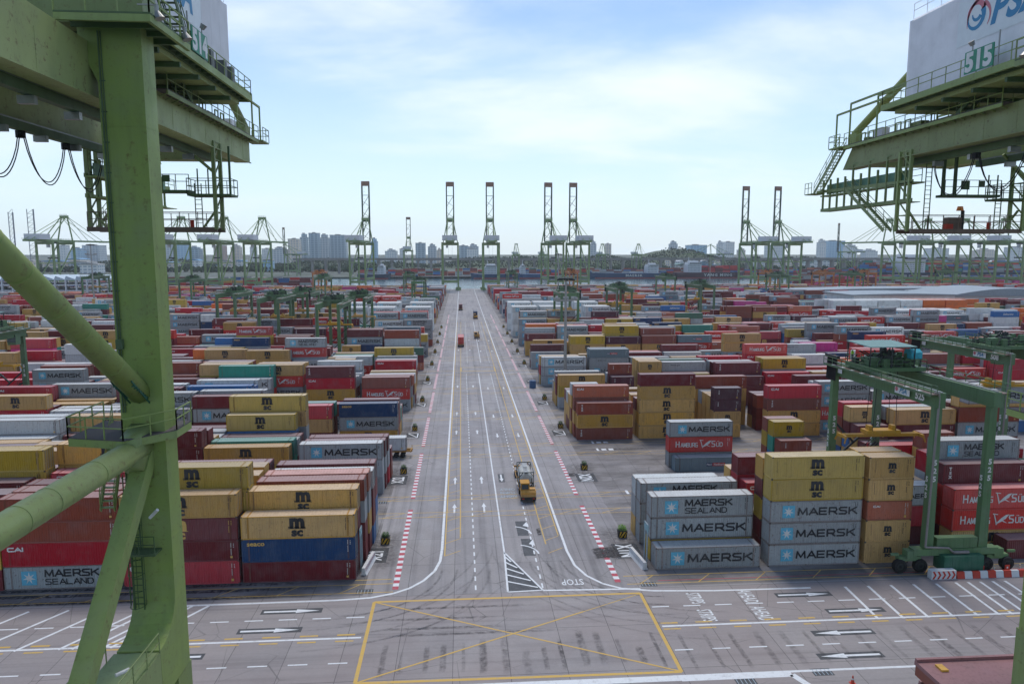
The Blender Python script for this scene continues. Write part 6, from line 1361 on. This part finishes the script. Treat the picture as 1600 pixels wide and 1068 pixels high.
# kerb blocks, frames, cones, barriers
def leaning_block(x, y, rz, label):
    root = thing('concrete_barrier', label, 'barrier', (x, y, 0), rz, 'concrete barriers at the block corners')
    mb = MB(); mb.prism([(-.42, 0), (.42, 0), (.25, .3), (.2, .95), (-.2, .95), (-.25, .3)], 'x', -2.6, 2.6, 0); mb.build('barrier_block', painted_steel('barrier_white', (0.6, 0.6, 0.6), .15), root)
    mb = MB()
    for i in range(9): mb.box(-2.3 + i * .55, -2.15 + i * .55, -.24, -.215, .35, .85, 0)
    mb.build('painted_stripe', REDP, root)
leaning_block(-12.3, 89.5, R(83), 'white concrete barrier at the corner of the left front stack'); leaning_block(22.9, 88.6, R(97), 'white concrete barrier at the corner of the right front stack')
def guard(x, y, label):
    root = thing('height_gauge', label, 'post frame', (x, y, 0), 0)
    mb = MB(); mb.tube((0, 0, 0), (0, 0, 5.6), .1, 8); mb.tube((0, 1.2, 0), (0, 1.2, 5.6), .1, 8); mb.bar((0, 0, 5.5), (0, 1.2, 5.5), .12); mb.build('post', flat('post_blue_grey', (0.3, 0.38, 0.42), .5), root)
    mb = MB(); mb.box(-.06, .06, -.3, 1.5, 4.6, 5.5, 0); mb.build('panel', flat('post_panel', (0.25, 0.45, 0.5), .5), root)
guard(-13.1, 88.2, 'blue-grey post frame beside the left front stack'); guard(23.7, 87.2, 'blue-grey post frame beside the right front stack')
root = thing('chevron_barrier', 'red and white chevron block ending the striped barriers by the near yard gantry', 'barrier', (59.6, 81.1, 0)); mb = MB(); mb.box(-1.6, 1.6, -.4, .4, 0, 1.1, 0); mb.build('block', FW, root); mb = MB()
for i in range(5):
    x = -1.5 + i * .62; mb.poly([(x, -.41, .05), (x + .25, -.41, .05), (x + .55, -.41, .55), (x + .25, -.41, 1.05), (x, -.41, 1.05), (x + .3, -.41, .55)])
mb.build('chevrons', RED_, root)
for i in range(9):
    root = thing('plastic_barrier', '%s striped road barrier counted from the chevron block by the near yard gantry' % ORD[i], 'barrier', (62.4 + i * 2.05, 81.0, 0), 0, 'red and white barriers')
    for j, mt in ((0, RED_), (1, FW)):
        mb = MB(); mb.prism([(-.34, 0), (.34, 0), (.24, .35), (.14, .8), (-.14, .8), (-.24, .35)], 'x', -1.0 + j, -.01 + j, 0); mb.build('red_half' if j == 0 else 'white_half', mt, root)
def cone(x, y, label):
    root = thing('traffic_cone', label, 'cone', (x, y, 0)); mb = MB(); mb.box(-.25, .25, -.25, .25, 0, .05, 0); mb.tube((0, 0, .05), (0, 0, .8), .18, 12, 0, .04); mb.build('cone_body', flat('cone_orange', (0.6, 0.06, 0.03), .5), root); mb = MB(); mb.tube((0, 0, .4), (0, 0, .55), .118, 12, 0, .09); mb.build('band', K_WHITE, root)
cone(atY(1370, 60.6) , 60.6, 'red traffic cone standing alone near the drain grates at lower right')
for x, lab in ((63.8, 'left'), (67.2, 'middle'), (70.6, 'right')):
    root = thing('marker_post', '%s of three white marker posts in front of the gantry wheels' % lab, 'post', (x, 82.0, 0), 0, 'marker posts by the gantry'); mb = MB(); mb.tube((0, 0, 0), (0, 0, 1.1), .06, 8); mb.box(-.2, .2, -.2, .2, 0, .06, 0); mb.build('post', K_WHITE, root); mb = MB(); mb.tube((0, 0, .9), (0, 0, 1.02), .075, 8); mb.build('band', YLW, root)
for x, lab in ((65.6, 'left'), (69.0, 'right')):
    root = thing('warning_sign', '%s of two small red square signs in front of the gantry wheels' % lab, 'sign', (x, 82.1, 0), 0, 'red signs by the gantry'); mb = MB(); mb.box(-.32, .32, -.03, .03, .3, .95, 0); mb.bar((0, .05, 0), (0, .05, .5), .05); mb.build('board', RED_, root); mb = MB(); mb.box(-.1, .1, -.04, -.032, .5, .75, 0); mb.build('sign_mark', K_WHITE, root)
# hatch covers on the lower right
HC = painted_steel('hatch_cover_red', (0.26, 0.075, 0.075), .35, fade_light=.12); HC2 = painted_steel('hatch_cover_rust', (0.28, 0.07, 0.04), .5)
for (x, y, z, lab) in ((38.5, 36.9, 4.4, 'upper maroon hatch cover slab at the bottom right corner'), (38.9, 36.8, 2.4, 'lower rusty hatch cover slab at the bottom right corner')):
    root = thing('hatch_cover', lab, 'hatch cover', (x, y, z), 0, 'stacked hatch covers'); mb = MB(); mb.box(0, 13.5, 0, 18, .9, 1.25, 0); mb.box(.02, 13.48, 17.7, 17.98, 1.25, 1.5, 0); mb.build('top_plate', HC, root)
    mb = MB(); mb.box(.05, .35, .05, 17.9, 0, .89, 0); mb.box(.4, 13.4, 17.6, 17.9, 0, .89, 0)
    for i in range(7): mb.box(1.5 + i * 1.8, 1.7 + i * 1.8, .4, 17.5, .1, .89, 0)
    mb.build('side_beam', HC2, root)
    mb = MB()
    for q in ((1.2, 16.2), (4.2, 11.6), (8.8, 17.0), (6.2, 12.2)): mb.box(q[0], q[0] + .6, q[1], q[1] + .9, 1.252, 1.42, 0)
    mb.build('lashing_socket', YELLOWS if z > 4 else HC2, root)
# ------------------------------------------------------------------ vehicles
TY = painted_steel('truck_yellow', (0.55, 0.27, 0.03), .3, streak=(2, 2, .4)); TY2 = painted_steel('chassis_yellow', (0.5, 0.26, 0.05), .5)
def wheel_pair(parent, x, y, r=.5):
    mb = MB(); mb.tube((x - .18, y, r), (x + .18, y, r), r, 16, 0); mb.build('tyre', RUBBER, parent); mb = MB(); mb.tube((x - .19, y, r), (x + .19, y, r), r * .5, 10, 0); mb.build('rim', TY, parent)
def port_truck(x, y, rz, label, group='port trucks on the main road', trailer=True):
    """front faces local -Y"""
    root = thing('port_truck', label, 'truck', (x, y, 0), rz, group)
    mb = MB(); mb.box(-.5, .5, .3, 5.6, .75, 1.0, 0); mb.box(-1.2, 1.2, .1, 1.5, .55, 1.5, 0); mb.build('chassis', TY2, root)
    mb = MB(); mb.prism([(.15, 1.0), (.05, 1.7), (.3, 2.0), (1.5, 2.0), (1.5, 1.0)], 'x', -1.22, 1.22, 0); mb.box(.2, 1.1, .4, 1.4, 2.0, 2.2, 0); mb.build('bonnet', TY, root)
    mb = MB(); mb.box(-1.2, .15, .5, 2.3, 1.5, 3.1, 0); mb.box(-1.28, .22, .4, 2.4, 3.1, 3.2, 0); cab = mb.build('cab', TY, root)
    mb = MB(); mb.box(-1.08, .03, .47, .495, 2.15, 2.95, 0); mb.box(-1.225, -1.205, .7, 2.1, 2.1, 2.95, 0); mb.box(.155, .175, .7, 2.1, 2.1, 2.95, 0); mb.build('windscreen', GLASS, cab)
    mb = MB(); mb.box(-1.25, 1.25, -.05, .12, .45, .95, 0); mb.build('bumper', DARK, root)
    for sx_ in (-1, 1):
        mb = MB(); mb.box(sx_ * .85 - .18, sx_ * .85 + .18, -.08, -.051, .65, .82, 0); mb.build('headlight', K_WHITE if False else RED_, root)
        for yy in (1.1, 4.6): wheel_pair(root, sx_ * 1.05, yy)
    mb = MB(); mb.tube((.75, 2.1, 1.5), (.75, 2.1, 3.5), .09, 8); mb.build('exhaust_stack', DARK, root)
    if trailer:
        mb = MB()
        for sx_ in (-.55, .55): mb.box(sx_ - .09, sx_ + .09, 3.2, 16.6, 1.1, 1.42, 0)
        for yy in (3.4, 6.6, 9.7, 12.8, 16.3): mb.box(-1.22, 1.22, yy - .12, yy + .12, 1.12, 1.4, 0)
        for sx_ in (-1.24, 1.24): mb.bar((sx_, 3.3, 1.3), (sx_ * 1.18, 3.3, 1.9), .1); mb.bar((sx_, 16.4, 1.3), (sx_ * 1.18, 16.4, 1.9), .1); mb.box(sx_ - .04, sx_ + .04, 3.3, 16.4, 1.2, 1.3, 0)
        tr = mb.build('trailer_frame', TY2, root)
        for yy in (13.4, 14.7):
            for sx_ in (-1, 1): mb = MB(); mb.tube((sx_ * 1.0 - .25, yy, .5), (sx_ * 1.0 + .25, yy, .5), .5, 16); mb.build('trailer_wheel', RUBBER, root)
    return root
XT = 10.6
port_truck(XT, 111.6, 0, 'yellow port truck facing the camera, pulling a white tank on the road')
# tank container on the trailer
root = thing('tank_container', 'white cylindrical tank in a dark steel frame on the trailer of the yellow truck', 'tank container', (XT, 115.2, 1.45))
mb = MB(); prof = []; n = 24
for y, r in ((.25, .3), (.35, .8), (.6, 1.02), (.9, 1.12), (5.2, 1.12), (5.5, 1.02), (5.75, .8), (5.85, .3)): prof.append((y, r))
for (ya, ra), (yb_, rb_) in zip(prof[:-1], prof[1:]): mb.tube((0, ya, 1.28), (0, yb_, 1.28), ra, n, 0, rb_, ya == .25 or yb_ == 5.85)
mb.build('tank_shell', painted_steel('tank_white', (0.62, 0.63, 0.6), .3, streak=(1, 1, 1)), root)
mb = MB()
for y in (0.06, 6.0):
    for x in (-1.18, 1.18): mb.bar((x, y, 0), (x, y, 2.58), .12)
    mb.bar((-1.2, y, .07), (1.2, y, .07), .12); mb.bar((-1.2, y, 2.52), (1.2, y, 2.52), .12)
    for x in (-1, 1): mb.bar((x * 1.15, y, .8), (x * .6, y, .1), .1); mb.bar((x * 1.15, y, 1.8), (x * .6, y, 2.5), .1)
for x in (-1.18, 1.18): mb.bar((x, 0, .07), (x, 6.05, .07), .12); mb.bar((x, 0, 2.52), (x, 6.05, 2.52), .1)
mb.build('end_frame', flat('frame_dark_green', (0.03, 0.05, 0.05), .5), root)
mb = MB(); mb.box(-.35, .35, .2, 5.8, 2.46, 2.5, 0); mb.tube((0, 3, 2.4), (0, 3, 2.62), .3, 14); mb.tube((0, 1.8, 2.4), (0, 1.8, 2.58), .2, 14); mb.build('walkway_and_manholes', STEEL, root)
# others along the road
def on_truck(x, y, rz, code, lab_t, lab_c):
    port_truck(x, y, rz, lab_t); s = 1 if abs(rz) < 1 else -1
    cc = dict(x=0, y=0, z=0, L=12.192, size=40, H=2.896 if CODE[code][2] else 2.591, code=code); add_container(cc, lab_c, 'containers being moved', rz + R(90), (x, y + s * 9.9, 1.43))
on_truck(-.4, 322, math.pi, 'h', 'port truck seen from behind under a red container, left lanes of the road', 'red container on the truck in the left lanes of the road'); on_truck(-.6, 520, math.pi, 'D', 'port truck under a maroon container far up the left lanes', 'maroon container on the truck far up the left lanes'); on_truck(8.6, 438, 0, 'n', 'port truck with a dark container facing the camera far up the right lanes', 'dark blue container on the truck far up the right lanes')
port_truck(7.2, 336, 0, 'yellow port truck with empty trailer facing the camera in mid distance'); 
# trailer parked between the left blocks
port_truck(-26.6, 140.3, R(-90), 'yellow port truck waiting between the left blocks, trailer end towards the road')
cc = dict(x=0, y=0, z=0, L=6.058, size=20, H=2.591, code='x'); add_container(cc, 'pale short container on the trailer between the left blocks', 'containers being moved', R(0), (-14.2, 140.3, 1.43))
# ------------------------------------------------------------------ haze
mb = MB(); mb.box(-3400, 3400, -400, 3400, -12, 160, 0)
m = bpy.data.materials.new('haze'); m.use_nodes = True; nt = m.node_tree; nt.nodes.remove(nt.nodes['Principled BSDF'])
pv = nt.nodes.new('ShaderNodeVolumePrincipled'); pv.inputs['Density'].default_value = 0.00008; pv.inputs['Color'].default_value = (0.9, 0.96, 1.0, 1); pv.inputs['Anisotropy'].default_value = 0.35
nt.links.new(pv.outputs[0], nt.nodes['Material Output'].inputs['Volume'])
o = mb.build('haze', m); tag(o, 'pale haze over the whole port', 'haze', None, 'stuff')
